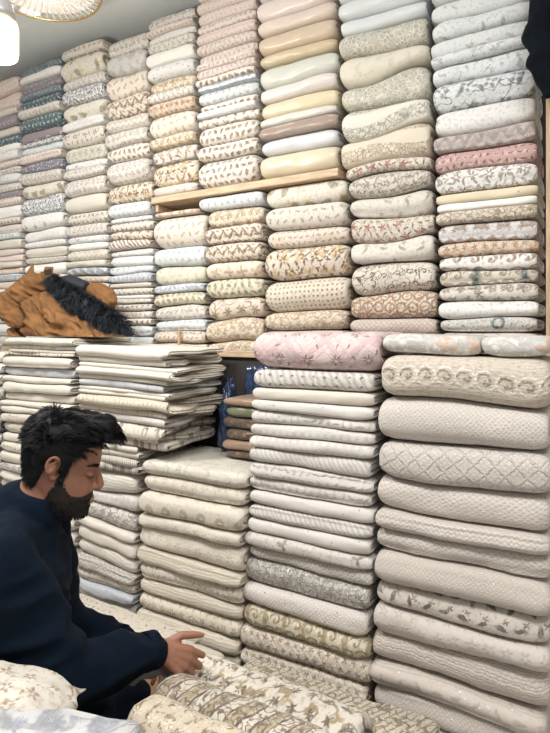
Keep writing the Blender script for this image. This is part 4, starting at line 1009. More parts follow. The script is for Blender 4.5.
# head: stacked sections, head axes = x forward, y left, z up
HS = [  # z, front x, back x, half width, width exponent
 (-.121, .060, .022, .018, 2.0), (-.117, .079, .000, .034, 2.1), (-.108, .090, -.020, .045, 2.2), (-.096, .088, -.040, .054, 2.3), (-.086, .091, -.054, .059, 2.3),
 (-.078, .090, -.062, .062, 2.3), (-.070, .094, -.068, .064, 2.3), (-.058, .090, -.075, .066, 2.3), (-.046, .088, -.081, .068, 2.3), (-.030, .087, -.088, .070, 2.3),
 (-.014, .084, -.093, .072, 2.3), (.000, .088, -.097, .074, 2.3), (.012, .094, -.099, .075, 2.3), (.030, .093, -.101, .076, 2.2), (.050, .090, -.101, .075, 2.2),
 (.070, .082, -.096, .071, 2.1), (.088, .068, -.085, .062, 2.0), (.102, .048, -.067, .048, 2.0), (.110, .026, -.045, .032, 2.0), (.114, .004, -.022, .014, 2.0)]
HSa = np.array(HS)
def head_pt(z, phi, off=0.0):
    row = [np.interp(z, HSa[:, 0], HSa[:, i]) for i in range(1, 5)]
    xf, xb, hw, ex = row
    cx, rx = (xf + xb) / 2, (xf - xb) / 2
    c, s = math.cos(phi), math.sin(phi)
    x = cx + rx * math.copysign(abs(c) ** (2 / ex), c)
    y = hw * math.copysign(abs(s) ** (2 / ex), s)
    if c > 0 and z < .02: y *= 1 - 0.16 * c            # the face narrows towards the front
    # eye sockets and cheek hollow
    for sg in (-1, 1):
        d2 = ((y - sg * .034) / .017) ** 2 + ((z + .012) / .011) ** 2
        if c > 0: x -= 0.010 * math.exp(-d2)
        d3 = ((y - sg * .034) / .02) ** 2 + ((z - .016) / .007) ** 2
        if c > 0: x += 0.004 * math.exp(-d3)
    p = Vector((x, y, z))
    if off:
        n = Vector(((x - cx) / max(rx, .01) ** 2 * .006, y / max(hw, .01) ** 2 * .006, z * 1.0 * (1 if abs(z) > .05 else .4) / .1 * .06)).normalized()
        p += n * off
    return p
def head_shell():
    zs = catmull([(q[0],) for q in HS], 3)[:, 0]
    seg = 56; V, Fc = [], []
    for z in zs:
        for k in range(seg): V.append(tuple(head_pt(z, 2 * PI * k / seg)))
    m = len(zs)
    for i in range(m - 1):
        for k in range(seg):
            k2 = (k + 1) % seg
            Fc.append((i * seg + k, i * seg + k2, (i + 1) * seg + k2, (i + 1) * seg + k))
    Fc.append(tuple(reversed(range(seg)))); Fc.append(tuple(range((m - 1) * seg, m * seg)))
    return V, Fc
head_parts = [head_shell()]
# nose: bridge, tip, wings
head_parts.append(tube_data([(.084, 0, .006), (.090, 0, -.008), (.100, 0, -.025), (.107, 0, -.040), (.104, 0, -.047)], [(.007, .008), (.008, .009), (.010, .011), (.012, .013), (.009, .013)], 12))
for sg in (-1, 1):
    head_parts.append(tube_data([(.097, sg * .006, -.043), (.092, sg * .010, -.046), (.084, sg * .012, -.047)], [.006, .0062, .004], 10))
    # lips corners / eyelids / cheekbone
    head_parts.append(tube_data([(.070, sg * .044, -.010), (.0745, sg * .036, -.011), (.077, sg * .027, -.012)], [.005, .0085, .006], 10))
    # ear: helix rim, inner plate, lobe
    rim = [(.010, .071, -.014), (.012, .079, .008), (.006, .086, .022), (-.008, .090, .027), (-.020, .090, .017), (-.023, .088, .000), (-.016, .083, -.018), (-.006, .078, -.030)]
    rim = [(x * .9 - .014, sg * y, z * .86 + .004) for x, y, z in rim]
    head_parts.append(tube_data(catmull(rim, 4), [.0042] * (len(rim) * 4 - 3), 8))
    head_parts.append(tube_data([(-.018, sg * .070, -.002), (-.021, sg * .0785, .003)], [(.017, .012), (.019, .011)], 14, side=(0, 0, 1)))
    head_parts.append(tube_data([(-.011, sg * .072, -.022), (-.016, sg * .078, -.023)], [.0068, .006], 10))
    ant = [(-.012, sg * .079, -.011), (-.021, sg * .083, -.004), (-.024, sg * .085, .007), (-.017, sg * .085, .015)]
    head_parts.append(tube_data(catmull(ant, 4), [.0034] * 13, 8))
head_parts.append(tube_data([(.090, -.020, -.0735), (.0965, 0, -.0715), (.090, .020, -.0735)], [.0035, .0048, .0035], 8))
head_parts.append(tube_data([(.088, -.018, -.0805), (.0955, 0, -.0820), (.088, .018, -.0805)], [.0035, .0058, .0035], 8))
HEAD_O = ml(cam_pt(64, 462, 1.32))
HM = Matrix.Translation(HEAD_O) @ Matrix.Rotation(math.radians(15), 4, 'Z') @ Matrix.Rotation(math.radians(13), 4, 'Y') @ Matrix.Diagonal((.88, .95, 1.0, 1.0))
def toman(parts): return [([tuple(HM @ Vector(v)) for v in V], Fc) for V, Fc in parts]
body_parts = toman(head_parts)
NB_ = ml((-.575, 1.30, 1.065))                      # base of the neck
body_parts.append(tube_data([NB_ + Vector((-.02, 0, -.05)), NB_ + Vector((.0, 0, .02)), HM @ Vector((-.030, 0, -.07)), HM @ Vector((-.022, 0, .0))], [(.075, .070), (.060, .058), (.056, .056), (.05, .05)], 20))

YAW = math.radians(18)
FD = Vector((math.cos(YAW), math.sin(YAW), 0)); SD = Vector((math.sin(YAW), -math.cos(YAW), 0))   # facing; towards his right (the camera)
def spine(extra):
    c = [ml((-.72, 1.30, .50)), ml((-.70, 1.30, .62)), ml((-.675, 1.30, .74)), ml((-.648, 1.30, .86)), ml((-.63, 1.30, .955)), ml((-.618, 1.30, 1.01)), ml((-.60, 1.30, 1.045)), ml((-.588, 1.30, 1.075))]
    r = [(.19, .150), (.185, .145), (.180, .140), (.195, .142), (.200, .132), (.175, .112), (.125, .090), (.075, .072)]
    return tube_data([q[:] for q in c], [(a + extra, b + extra) for a, b in r], 28, side=tuple(SD))
R_SH = ml((-.575, 1.135, 1.005)); R_EL = ml((-.455, 1.165, .765)); R_WR = ml((-.290, 1.335, .730))
L_SH = ml((-.63, 1.455, .975)); L_EL = ml((-.60, 1.52, .67)); L_WR = ml((-.405, 1.46, .675))
def arm(sh_, el, wr, e):
    k = lambda a, b, t: a.lerp(b, t)
    pts = [sh_ + (k(el, sh_, 1.0) - el).normalized() * .02, k(sh_, el, .25), k(sh_, el, .6), k(sh_, el, .9), el, k(el, wr, .12), k(el, wr, .4), k(el, wr, .75), wr]
    rr = [.060, .058, .050, .043, .043, .042, .040, .032, .026]
    return tube_data([tuple(p) for p in catmull([tuple(p) for p in pts], 3)], list(np.interp(np.linspace(0, 8, 25), range(9), [q + e(i / 8) for i, q in enumerate(rr)])), 18)
body_parts.append(spine(-.02))
for a in ((R_SH, R_EL, R_WR), (L_SH, L_EL, L_WR)): body_parts.append(arm(*a, lambda t: -.002 if t < .7 else 0))

def hand(wr, d, t, n, curl, thumb_dir, nails, k_=.93):
    """d: towards the fingers, t: towards the thumb side, n: back of the hand."""
    d = Vector(d).normalized(); t = (Vector(t) - d * Vector(t).dot(d)).normalized(); n = d.cross(t).normalized() * (1 if d.cross(t).dot(Vector(n)) > 0 else -1)
    P = []
    kn = [wr + d * .092 + t * .030, wr + d * .096 + t * .010, wr + d * .091 - t * .010, wr + d * .082 - t * .029]
    for i, k in enumerate(kn):      # palm as four merged rays
        P.append(tube_data([tuple(wr - d * .012 + t * (.012 - .008 * i)), tuple(wr.lerp(k, .5) + n * .003), tuple(k)], [.017, .0165, .0125], 12))
    P.append(tube_data([tuple(wr + d * .02 + t * .014 - n * .008), tuple(wr + d * .05 + t * .03 - n * .012)], [.016, .015], 12))
    lens = [(.042, .026, .021), (.047, .030, .022), (.043, .028, .021), (.034, .021, .018)]
    tips = []
    for i, k in enumerate(kn):
        ang = curl * (.35 + .08 * i); p = k.copy(); path = [tuple(k - d * .015), tuple(k)]
        for j, L in enumerate(lens[i]):
            dr = (d * math.cos(ang) - n * math.sin(ang) - t * .10 * (i - 1.2)).normalized()
            p = p + dr * L; path.append(tuple(p)); ang += curl * (.62 if j == 0 else .45)
        tips.append((p, dr, n))
        P.append(tube_data(path, [.0105, .0108, .0092, .0088, .0072] if i < 3 else [.0092, .0092, .0080, .0075, .0062], 10))
    b = wr + d * .028 + t * .022 - n * .004
    td = Vector(thumb_dir).normalized()
    q = b + (td * .7 + t * .5).normalized() * .040; q2 = q + td * .032; q3 = q2 + (td - n * .25).normalized() * .026
    P.append(tube_data([tuple(b), tuple(q), tuple(q2), tuple(q3)], [.0145, .0115, .0100, .0075], 10))
    sc_ = lambda v: tuple(wr + (Vector(v) - wr) * k_)
    return [([sc_(v) for v in V], F_) for V, F_ in P], (Vector(sc_(q3)), td)
hr, th_r = hand(R_WR, (.84, .18, -.52), (.30, .62, .70), (.40, -.68, .6), 1.12, (.93, .28, -.12), True)
hl_, th_l = hand(L_WR, (.86, -.10, -.28), (.05, -.5, .85), (.2, .9, .3), .9, (.95, -.2, .1), True)
body_parts += hr + hl_
co, no, fs = remeshed(body_parts, .0032, 2, .5)
co[:, 2] = np.maximum(co[:, 2], .006)
mesh_obj('body', co, fs, M_SKIN, man)
# nail of the visible thumb
for (p, d_) in (th_r, th_l):
    mesh_obj('thumbnail', *tube_data([tuple(p - d_ * .004 + Vector((0, -.002, .0045))), tuple(p + d_ * .006 + Vector((0, -.002, .0035)))], [(.0035, .0018), (.003, .0014)], 8), M_NAIL, man)

# ---- clothes
def fold_noise(co, no, amp, sc, seed):
    out = co.copy()
    for i in range(len(co)):
        p = Vector(co[i])
        q = Vector((p.x * sc[0] + seed, p.y * sc[1], p.z * sc[2]))
        w_ = mnoise.noise(q + Vector((0, 0, 1)) * .6 * mnoise.noise(q * .6))
        r = 1 - abs(w_) * 2.2
        out[i] += no[i] * (amp * r + amp * .4 * mnoise.noise(q * 2.3))
    return out
sleeve = lambda t: .016 + .006 * math.sin(t * 9)
shirt_parts = [spine(.008)]
for a, b, c in ((R_SH, R_EL, R_WR), (L_SH, L_EL, L_WR)):
    c2 = b.lerp(c, .93)
    pts = [tuple(a.lerp(b, -.05)), tuple(a.lerp(b, .25)), tuple(a.lerp(b, .6)), tuple(a.lerp(b, .92)), tuple(b + Vector((0, 0, -.006))), tuple(b.lerp(c2, .15)), tuple(b.lerp(c2, .5)), tuple(b.lerp(c2, .8)), tuple(c2)]
    rr = [.080, .080, .076, .072, .070, .066, .060, .050, .042]
    P_ = catmull(pts, 3); shirt_parts.append(tube_data([tuple(p) for p in P_], list(np.interp(np.linspace(0, 8, 25), range(9), rr)), 20))
    shirt_parts.append(tube_data([tuple(NB_ + Vector((-.03, 0, -.035))), tuple(NB_.lerp(a, .55) + Vector((-.01, 0, -.012))), tuple(a)], [(.075, .07), (.078, .066), (.080, .07)], 18))
# the long shirt spread over the lap
shirt_parts.append(tube_data([tuple(ml((-.68, 1.20, .56))), tuple(ml((-.57, 1.20, .60))), tuple(ml((-.425, 1.25, .575)))], [(.10, .13), (.095, .12), (.08, .09)], 20, side=(0, 0, 1)))
shirt_parts.append(tube_data([tuple(ml((-.68, 1.42, .56))), tuple(ml((-.55, 1.46, .585))), tuple(ml((-.47, 1.47, .555)))], [(.10, .13), (.095, .12), (.08, .09)], 20, side=(0, 0, 1)))
shirt_parts.append(tube_data([tuple(ml((-.62, 1.32, .56))), tuple(ml((-.405, 1.36, .54)))], [(.09, .13), (.075, .12)], 20, side=(0, 0, 1)))
shirt_parts.append(tube_data([tuple(ml((-.52, 1.40, .53))), tuple(ml((-.375, 1.40, .525)))], [(.085, .11), (.07, .085)], 18, side=(0, 0, 1)))
co, no, fs = remeshed(shirt_parts, .0062, 8, .6)
co = fold_noise(co, no, .0085, (9, 9, 15), 3.0)
co[:, 2] = np.maximum(co[:, 2], .004)
mesh_obj('shirt', co, fs, M_SHIRT, man)
# crossed legs under the shirt
tr = [tube_data([tuple(ml(p)) for p in q], r, 18) for q, r in (
    (((-.70, 1.20, .535), (-.55, 1.15, .525), (-.435, 1.19, .515)), [.10, .085, .065]), (((-.435, 1.19, .515), (-.46, 1.28, .49), (-.50, 1.42, .475)), [.068, .058, .05]),
    (((-.70, 1.42, .535), (-.55, 1.50, .525), (-.45, 1.50, .515)), [.10, .085, .07]), (((-.45, 1.50, .515), (-.46, 1.38, .49), (-.50, 1.24, .475)), [.068, .058, .05]))]
co, no, fs = remeshed(tr, .007, 6, .6)
co = fold_noise(co, no, .004, (9, 9, 9), 7.0)
co[:, 2] = np.maximum(co[:, 2], .002)
mesh_obj('trousers', co, fs, M_TROU, man)
# stand collar and right cuff
def band(name, ctr, axis, ra, rb, h, th, mat, side, flare=0.0, open_deg=0, tilt_seed=0):
    ax = Vector(axis).normalized(); A = Vector(side); A = (A - ax * A.dot(ax)).normalized(); B = ax.cross(A)
    V, Fc = [], []; seg = 40
    for (rr, hh) in ((1, 0), (1 + flare, 1), (1 + flare - th / ra, 1), (1 - th / ra, 0)):
        for k in range(seg):
            a = 2 * PI * k / seg
            wob = 1 + .02 * math.sin(3 * a + tilt_seed)
            V.append(tuple(Vector(ctr) + A * (ra * rr * wob * math.cos(a)) + B * (rb * rr * wob * math.sin(a)) + ax * (h * hh)))
    for i in range(4):
        for k in range(seg):
            k2 = (k + 1) % seg; j = (i + 1) % 4
            Fc.append((i * seg + k, i * seg + k2, j * seg + k2, j * seg + k))
    return mesh_obj(name, V, Fc, mat, man)
ncax = (HM @ Vector((-.026, 0, -.04)) - (NB_ + Vector((-.012, 0, 0))))
band('collar', NB_ + Vector((-.010, 0, -.012)), ncax, .073, .071, .042, .005, M_SHIRT, tuple(FD), -.06)
band('cuff', R_EL.lerp(R_WR, .86), R_WR - R_EL, .044, .044, .030, .004, M_SHIRT, (0, 0, 1), -.03)
band('cuff', L_EL.lerp(L_WR, .86), L_WR - L_EL, .044, .044, .030, .004, M_SHIRT, (0, 0, 1), -.03)

# ---- hair and beard: a close shell plus strands
HLX = [-.11, -.08, -.058, -.042, -.026, -.010, -.002, .014, .026, .038, .056, .075, .1]
HLZ = [-.082, -.080, -.062, -.020, .022, .026, -.030, -.030, .022, .040, .052, .062, .066]
def is_hair(p): return p.z > np.interp(p.x, HLX, HLZ)
BDX = [-.05, -.024, -.006, .000, .014, .028, .044, .064, .080, .1]
BDZ = [-.12, -.075, -.030, -.026, -.028, -.048, -.060, -.062, -.056, -.052]
def is_beard(p):
    if p.z > np.interp(p.x, BDX, BDZ) or p.x < -.024: return False
    if abs(p.y) < .020 and p.x > .08 and -.085 < p.z < -.069: return False
    return True
def hair_h(p):
    top = min(1, max(0, (p.z + .01) / .10)); top = top * top * (3 - 2 * top); fr = min(1, max(0, (p.x + .06) / .12))
    low = min(1, max(0, (p.z + .08) / .05))
    return .002 + .003 * low + top * (.012 + .016 * fr)
def shell(name, mask, hfun, mat, zr, smooth_noise=.003):
    zs = np.linspace(zr[0], zr[1], 70); seg = 96
    V, idx, Fc = [], {}, []
    for i, z in enumerate(zs):
        for k in range(seg):
            p = head_pt(z, 2 * PI * k / seg)
            if mask(p):
                h = hfun(p)
                q = head_pt(z, 2 * PI * k / seg, h + smooth_noise * mnoise.noise(p * 60))
                idx[(i, k)] = len(V); V.append(tuple(HM @ q))
    for i in range(len(zs) - 1):
        for k in range(seg):
            k2 = (k + 1) % seg; c = [(i, k), (i, k2), (i + 1, k2), (i + 1, k)]
            if all(q in idx for q in c): Fc.append(tuple(idx[q] for q in c))
    top = [idx[(len(zs) - 1, k)] for k in range(seg) if (len(zs) - 1, k) in idx]
    if len(top) == seg: Fc.append(tuple(top))
    return V, Fc
def strand(path, r0, r1=0.0, flat=1.0):
    n = len(path); V, Fc = [], []
    for i, p in enumerate(path):
        p = Vector(p); t = (Vector(path[min(n - 1, i + 1)]) - Vector(path[max(0, i - 1)])).normalized()
        a = t.orthogonal().normalized(); b = t.cross(a); r = r0 + (r1 - r0) * (i / (n - 1)) ** 1.6
        for k in range(3):
            an = 2 * PI * k / 3
            V.append(tuple(p + a * (r * math.cos(an)) + b * (r * math.sin(an))))
    for i in range(n - 1):
        for k in range(3):
            k2 = (k + 1) % 3
            Fc.append((i * 3 + k, i * 3 + k2, (i + 1) * 3 + k2, (i + 1) * 3 + k))
    return V, Fc
rh = random.Random(5)
parts = [shell('h', is_hair, hair_h, M_HAIR, (-.085, .1139))]
cnt = 0
while cnt < 7500:
    z = rh.uniform(-.08, .1135); phi = rh.uniform(-PI, PI)
    p = head_pt(z, phi)
    if not is_hair(p): continue
    cnt += 1
    h = hair_h(p); root = head_pt(z, phi, max(0, h - .003))
    nrm = (head_pt(z, phi, .01) - p).normalized()
    topness = min(1, max(0, (p.z - .03) / .045)); fr = min(1, max(0, (p.x + .03) / .1))
    cl = Vector((mnoise.noise(p * 45), mnoise.noise(p * 45 + Vector((7, 1, 3))), mnoise.noise(p * 45 + Vector((1, 9, 4))))) * .9
    if topness > .15:
        d = Vector((.55 + .35 * fr, .10, .25 - .1 * fr)) + nrm * .40 + cl * .8
        L = (.020 + .026 * fr * topness + .008 * rh.random()) * (1 + .35 * mnoise.noise(p * 40))
        droop = Vector((.05, 0, -.9 * fr - .35))
        if p.x < -.02:
            bk_ = min(1, (-.02 - p.x) / .05)
            d = d * (1 - bk_) + (Vector((-.35, 0, -.25)) + nrm * .35 + cl * .6) * bk_; L *= .8
    else:
        d = Vector((-.35 if p.x < .0 else .0, 0, -.9)) + nrm * .14 + cl * .3
        L = .010 + .010 * rh.random(); droop = Vector((0, 0, -.1))
    d = d.normalized(); path = [root]
    q = root.copy()
    for s in range(4):
        q = q + (d + droop * (s / 3)).normalized() * (L / 4); path.append(q.copy())
    V, Fc = strand([tuple(HM @ x) for x in path], .0011 if topness > .15 else .0007, .0002)
    parts.append((V, Fc))
V, Fc = join_data(parts); mesh_obj('hair', V, Fc, M_HAIR, man)
parts = [shell('b', is_beard, lambda p: .002 + .001 * min(1, max(0, (-.07 - p.z) / .03)), M_BEARD, (-.1205, -.02), .002)]
cnt = 0
while cnt < 2200:
    z = rh.uniform(-.1205, -.02); phi = rh.uniform(-PI * .75, PI * .75)
    p = head_pt(z, phi)
    if not is_beard(p): continue
    cnt += 1
    root = head_pt(z, phi, .001); nrm = (head_pt(z, phi, .01) - p).normalized()
    low = min(1, max(0, (-.06 - p.z) / .04))
    d = (Vector((.15, 0, -.8)) + nrm * .7 + Vector((rh.uniform(-.3, .3), rh.uniform(-.3, .3), rh.uniform(-.3, .3)))).normalized()
    L = .0035 + .0035 * low
    parts.append(strand([tuple(HM @ root), tuple(HM @ (root + d * L * .5)), tuple(HM @ (root + (d + Vector((0, 0, -.3))) * L))], .0008, .0002))
V, Fc = join_data(parts); mesh_obj('beard', V, Fc, M_BEARD, man)
for sg in (-1, 1):
    parts = []
    for i in range(90):
        t = rh.random(); y = sg * (.014 + .040 * t); z = .006 + .007 * math.sin(t * 2.4) + rh.uniform(-.003, .003)
        lo, hi = 0.0, 1.4
        for _ in range(18):
            mid = (lo + hi) / 2
            if head_pt(z, mid).y < abs(y): lo = mid
            else: hi = mid
        p = head_pt(z, lo, .0015); p.y = y
        parts.append(strand([tuple(HM @ p), tuple(HM @ (p + Vector((.0005, sg * .004, .001)))), tuple(HM @ (p + Vector((-.004, sg * .008, -.0005))))], .0009, .0003))
    V, Fc = join_data(parts); mesh_obj('eyebrow', V, Fc, M_HAIR, man)
    lash = [(.0835, sg * .024, -.0165), (.0835, sg * .032, -.0185), (.080, sg * .040, -.0180), (.074, sg * .046, -.0150)]
    mesh_obj('eyelashes', *tube_data([tuple(HM @ Vector(p)) for p in catmull(lash, 4)], [.0011] * 13, 6), M_LASH, man)
# pale cloth slipping through his hands
V, Fc, UV = [], [], []
pth = catmull([cam_pt(118, 676, 1.29), cam_pt(134, 672, 1.305), cam_pt(148, 665, 1.33), cam_pt(160, 663, 1.36), cam_pt(170, 670, 1.385)], 5)
for i, p in enumerate(pth):
    for k in range(9):
        u = k / 8 - .5; wdt = .006 + .036 * min(1, i / 6)
        V.append((p[0] + .012 * math.sin(u * 9 + i * .4) * .4, p[1] + u * .02, p[2] - .006 + u * wdt + .003 * math.sin(u * 14 + i)))
        UV.append((i * .02, u * .06))
for i in range(len(pth) - 1):
    for k in range(8): Fc.append((i * 9 + k, i * 9 + k + 1, (i + 1) * 9 + k + 1, (i + 1) * 9 + k))
V = [cam_to_world(v) for v in V]
o = mesh_obj('cloth_strip', V, Fc, simple_mat('sheer_cloth', (150, 152, 156), .9, alpha=.8), uvs=UV); m = o.modifiers.new('s', 'SOLIDIFY'); m.thickness = .0015
tag(o, 'pale grey cloth end held below the man\'s forearm', 'cloth')

# ------------------------------------------------------------------ brown jacket with fur-trimmed hood, dropped on the lower stacks
M_JKT = simple_mat('brown_canvas', (132, 92, 52), .85, noise_scale=14, var=.14, bump=.15)
M_LIN = simple_mat('navy_lining', (30, 36, 48), .7, noise_scale=20, var=.2)
M_FUR = simple_mat('dark_fur', (30, 38, 50), .7, noise_scale=28, var=.5)
M_PATCH = simple_mat('patch_leather', (50, 40, 44), .6)
zj = zd5
J0 = Vector((px_X(65, 1.92), 1.95, zj + .004))
jk = empty('jacket', J0); tag(jk, 'brown canvas jacket with dark fur-trimmed hood heaped on the stacks', 'jacket')
def jp(px, py, Y): X = px_X(px, Y); return Vector((X, Y, px_Z(py, X, Y))) - J0
def jt(pts, r, seg=16): return tube_data([tuple(q) for q in catmull([tuple(jp(*p)) for p in pts], 4)], list(np.interp(np.linspace(0, len(pts) - 1, 4 * (len(pts) - 1) + 1), range(len(pts)), r)), seg)
jb = [jt([(8, 306, 1.90), (22, 296, 1.93), (38, 286, 1.96), (52, 282, 1.99)], [.055, .075, .075, .05]),
      jt([(5, 296, 1.90), (10, 314, 1.87), (24, 322, 1.87)], [.035, .05, .04]),
      jt([(30, 300, 1.98), (55, 312, 1.95), (85, 322, 1.95), (112, 332, 1.93)], [.07, .085, .08, .045]),
      jt([(28, 306, 1.87), (36, 325, 1.845), (58, 334, 1.84), (90, 338, 1.84), (123, 341, 1.85)], [.03, .045, .042, .040, .022]),
      jt([(48, 300, 1.88), (60, 318, 1.85), (78, 326, 1.85), (96, 331, 1.86)], [.045, .05, .045, .03]),
      jt([(60, 300, 2.02), (84, 292, 2.05), (104, 296, 2.05), (112, 304, 2.04)], [.05, .055, .045, .025]),
      jt([(14, 330, 1.88), (20, 338, 1.87)], [.028, .022]),
      tube_data([(-.26, 0, .03), (.0, .02, .03), (.24, .02, .025)], [(.03, .12), (.03, .14), (.025, .09)], 16, side=(0, 0, 1))]
co, no, fs = remeshed(jb, .0055, 4, .5)
for i in range(len(co)):
    p = Vector(co[i]); q = Vector(((p.x * .45 + p.z * .8) * 21, p.y * 9, (p.x * .8 - p.z * .45) * 7))
    w_ = mnoise.noise(q + Vector((2, 1, 0)) * mnoise.noise(q * .5))
    w2 = mnoise.noise(q * 1.9 + Vector((4, 0, 2)))
    co[i] += no[i] * (.040 * (.26 - abs(w_)) + .018 * (.26 - abs(w2)) + .003 * mnoise.noise(q * 3.7))
co[:, 2] = np.maximum(co[:, 2], .002)
mesh_obj('jacket_body', co, fs, M_JKT, jk)
for q, r in ((((24, 291, 1.935), (28, 280, 1.94), (31, 271, 1.95), (33, 264, 1.965)), [(.012, .055), (.010, .048), (.008, .030), (.005, .006)]),
             (((46, 290, 1.95), (47, 281, 1.955), (48, 273, 1.96), (49, 267, 1.965)), [(.012, .050), (.010, .042), (.008, .038), (.006, .034)]),
             (((36, 292, 1.945), (37, 286, 1.95), (38, 281, 1.955)), [(.012, .045), (.010, .035), (.007, .02)])):
    pts = catmull([tuple(jp(*p)) for p in q], 4)
    rr = np.array([np.interp(np.linspace(0, len(r) - 1, len(pts)), range(len(r)), [w_[k] for w_ in r]) for k in (0, 1)]).T
    V, Fc = tube_data([tuple(p) for p in pts], [tuple(w_) for w_ in rr], 20, side=(0, 1, 0), round_caps=False)
    V = [(v[0], v[1] + .012 * mnoise.noise(Vector((v[0] * 18, v[2] * 14, 3.3))), v[2]) for v in V]
    mesh_obj('collar_flap', V, Fc, M_JKT, jk)
co, no, fs = remeshed([jt([(56, 285, 1.955), (70, 284, 1.99), (84, 287, 2.0)], [.036, .05, .035])], .006, 3)
mesh_obj('hood_lining', co, fs, M_LIN, jk)
# patch on the collar
pc = jp(48, 272, 1.945)
o = box('collar_patch', -.022, .022, -.003, .003, -.014, .014, M_PATCH, jk, .002); o.location = pc; o.rotation_euler = (.1, -.25, .25)
# fur band
fp = catmull([tuple(jp(*p)) for p in ((52, 281, 1.93), (62, 290, 1.90), (76, 299, 1.885), (90, 308, 1.875), (104, 317, 1.87), (118, 327, 1.87), (127, 338, 1.875))], 6)
co, no, fs = remeshed([tube_data([tuple(q) for q in fp], list(np.interp(np.linspace(0, 1, len(fp)), [0, .3, .8, 1], [.026, .038, .042, .028])), 14)], .007, 2)
co[:, 2] = np.maximum(co[:, 2], .003)
fur = mesh_obj('fur_trim', co, fs, M_FUR, jk)
parts = []
rf = random.Random(9)
for i in range(5200):
    j = rf.randrange(len(co)); n_ = Vector(no[j]); p = Vector(co[j])
    if n_.y > .6: continue
    cl = Vector((mnoise.noise(p * 30), mnoise.noise(p * 30 + Vector((5, 5, 5))), mnoise.noise(p * 30 + Vector((1, 8, 2)))))
    d = (n_ + cl * 1.1 + Vector((.25, 0, -.25)) + Vector((rf.uniform(-.3, .3), rf.uniform(-.3, .3), rf.uniform(-.3, .3)))).normalized()
    L = rf.uniform(.022, .046)
    q1, q2 = p + d * L * .5, p + (d + Vector((.1, 0, -.35))) * L
    if q2.z < .002: continue
    parts.append(strand([tuple(p), tuple(q1), tuple(q2)], .0016, .0003))
V, Fc = join_data(parts); mesh_obj('fur_strands', V, Fc, M_FUR, fur)

# ------------------------------------------------------------------ lamps on the ceiling
M_SHADE = simple_mat('lamp_glass', (255, 246, 216), .3, emit=(255, 238, 176), estr=1.25)
M_CAP = simple_mat('lamp_cap', (178, 176, 176), .35, metal=.4)
M_DISC = simple_mat('downlight_disc', (255, 250, 236), .3, emit=(255, 250, 232), estr=3.0)
M_RING = simple_mat('downlight_ring', (214, 214, 212), .4)
M_CRY = simple_mat('crystal_bead', (226, 220, 214), .12, trans=.35, coat=.5)
M_FROST = simple_mat('frosted_glass', (228, 224, 218), .35, emit=(255, 246, 232), estr=.06)
M_GOLD = simple_mat('brass', (190, 160, 110), .3, metal=.8)
M_LED = simple_mat('led_panel', (250, 252, 255), .4, emit=(246, 250, 255), estr=2.0)
def lathe(prof, seg=32):
    V, Fc = [], []
    for r, z in prof:
        for k in range(seg):
            a = 2 * PI * k / seg; V.append((r * math.cos(a), r * math.sin(a), z))
    for i in range(len(prof) - 1):
        for k in range(seg):
            k2 = (k + 1) % seg
            Fc.append((i * seg + k, i * seg + k2, (i + 1) * seg + k2, (i + 1) * seg + k))
    return V, Fc
PD_ = 1.9
c = cam_to_world(cam_pt(0, 38, PD_))
lp = empty('pendant_lamp', (c[0], c[1], CEIL)); tag(lp, 'glowing pale yellow cylindrical pendant lamp at top left', 'lamp')
zt, zb = cam_pt(1, 19, PD_)[2] - CEIL, cam_pt(1, 59, PD_)[2] - CEIL
mesh_obj('shade', *lathe([(.0, zt), (.04, zt), (.056, zt - .012), (.060, zt - .03), (.060, zb + .025), (.056, zb + .008), (.046, zb), (.0, zb)]), M_SHADE, lp)
mesh_obj('cap', *lathe([(.0, zt + .07), (.022, zt + .07), (.04, zt + .055), (.048, zt + .02), (.05, zt + .001), (0, zt + .001)]), M_CAP, lp)
mesh_obj('rod', *lathe([(.0, 0), (.008, 0), (.008, zt + .07), (0, zt + .07)], 12), M_CAP, lp)
mesh_obj('ceiling_rose', *lathe([(.0, 0), (.05, 0), (.045, -.02), (.0, -.025)]), M_CAP, lp)
pl = bpy.data.lights.new('pendant_bulb', 'POINT'); pl.energy = 22; pl.color = (1, .95, .84); pl.shadow_soft_size = .06
po = bpy.data.objects.new('pendant_bulb', pl); C.objects.link(po); po.parent = lp; po.location = (0, 0, zb - .08)
def downlight(x, y, label):
    d = empty('downlight', (x, y, CEIL)); tag(d, label, 'lamp', 'round recessed downlights')
    mesh_obj('ring', *lathe([(.050, -.001), (.062, -.001), (.064, -.008), (.054, -.014), (.050, -.006)]), M_RING, d)
    mesh_obj('disc', *lathe([(0, -.004), (.050, -.004), (.050, -.002), (0, -.002)]), M_DISC, d)
c = cam_to_world(cam_pt(30, 11, 3.0)); downlight(c[0], c[1], 'round recessed downlight in ceiling beside pendant lamp')
for (x, y) in PANELS:
    d = empty('led_panel', (x, y, CEIL)); tag(d, 'square white LED ceiling panel above %s' % ('the far left of the aisle' if x < -2 else 'the man' if x < 0 else 'the right side of the aisle'), 'lamp', 'square LED ceiling panels')
    box('frame', -.31, .31, -.31, .31, -.020, -.001, M_RING, d, .003)
    box('diffuser', -.28, .28, -.28, .28, -.026, -.0205, M_LED, d)
c = cam_to_world(cam_pt(40, -12, 2.45))
ch = empty('crystal_chandelier', (c[0], c[1], CEIL)); tag(ch, 'round ceiling chandelier with radiating crystal strands at top left', 'lamp')
zr = 3.028 - CEIL
cl_ = bpy.data.lights.new('chandelier_bulb', 'POINT'); cl_.energy = 1.5; cl_.color = (1, .96, .9); cl_.shadow_soft_size = .05
co_ = bpy.data.objects.new('chandelier_bulb', cl_); C.objects.link(co_); co_.parent = ch; co_.location = (0, 0, -.27)
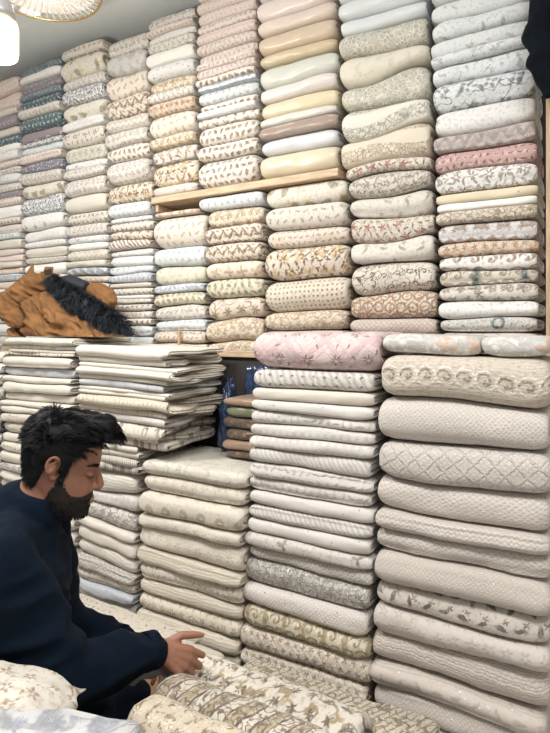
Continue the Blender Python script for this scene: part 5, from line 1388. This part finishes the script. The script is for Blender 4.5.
mesh_obj('frosted_bowl', *lathe([(.03, -.03), (.12, -.055), (.20, -.12), (.245, zr + .02), (.235, zr + .02), (.19, -.115), (.11, -.05), (.03, -.025)], 48), M_FROST, ch)
mesh_obj('ceiling_plate', *lathe([(0, 0), (.06, 0), (.06, -.02), (.03, -.03), (0, -.03)]), M_GOLD, ch)
V, Fc = [], []
rimp = [(.26 * math.cos(a), .26 * math.sin(a), zr) for a in np.linspace(0, 2 * PI, 49)]
mesh_obj('rim', *tube_data(rimp, [.006] * 49, 8, side=(0, 0, 1)), M_GOLD, ch)
bowl = catmull([(.03, -.20), (.12, -.215), (.20, zr + .005), (.26, zr)], 6)
rib_me = None
parts = []
for i, (r, z) in enumerate(bowl):
    if i % 1 == 0: parts.append(([(r + .0065 * a, .0055 * b, z + .006 * cc) for a, b, cc in ((1, 0, 0), (-1, 0, 0), (0, 1, 0), (0, -1, 0), (0, 0, 1), (0, 0, -1))],
                                 [(0, 2, 4), (2, 1, 4), (1, 3, 4), (3, 0, 4), (2, 0, 5), (1, 2, 5), (3, 1, 5), (0, 3, 5)]))
V, Fc = join_data(parts)
st0 = mesh_obj('bead_strand', V, Fc, M_CRY, ch, smooth=False)
for i in range(1, 48):
    o = st0.copy(); C.objects.link(o); o.parent = ch; o.rotation_euler = (0, 0, 2 * PI * i / 48)
mesh_obj('finial', *lathe([(0, -.19), (.025, -.195), (.032, -.21), (.02, -.23), (0, -.236)]), M_GOLD, ch)

# ------------------------------------------------------------------ black cloth hanging at the post, small stick
M_BLK = simple_mat('black_cloth', (10, 18, 26), .9, noise_scale=12, var=.3, bump=.2, spec=.15)
XP = px_X(544, D_UP)
def bp(px, py, Y=2.09): X = px_X(px, Y); return (X, Y, px_Z(py, X, Y))
o0 = Vector(bp(548, 95))
bk = [tube_data([tuple(Vector(bp(*p)) - o0) for p in q], r, 14) for q, r in (
    (((550, -30), (548, 0), (546, 20)), [.06, .055, .05]), (((546, 18), (540, 35), (545, 48)), [.045, .055, .05]), (((548, 45), (543, 62), (548, 76)), [.045, .05, .045]), (((549, 70), (548, 84), (549, 92)), [.04, .034, .02]))]
co, no, fs = remeshed(bk, .007, 3)
co = fold_noise(co, no, .008, (14, 14, 10), 2.0)
o = mesh_obj('black_cloth_bundle', co, fs, M_BLK); o.location = o0
tag(o, 'bunched black cloth hanging in front of the wooden post top', 'cloth')
o = mesh_obj('wooden_stick', *tube_data([(0, 0, 0), (.004, 0, .05), (.002, 0, .10)], [.008, .008, .007], 8), M_WOODV)
o.location = (px_X(178, 2.175), 2.180, LEDGE + .006); tag(o, 'short brown wooden stick standing at foot of stack under shelf end', 'stick')
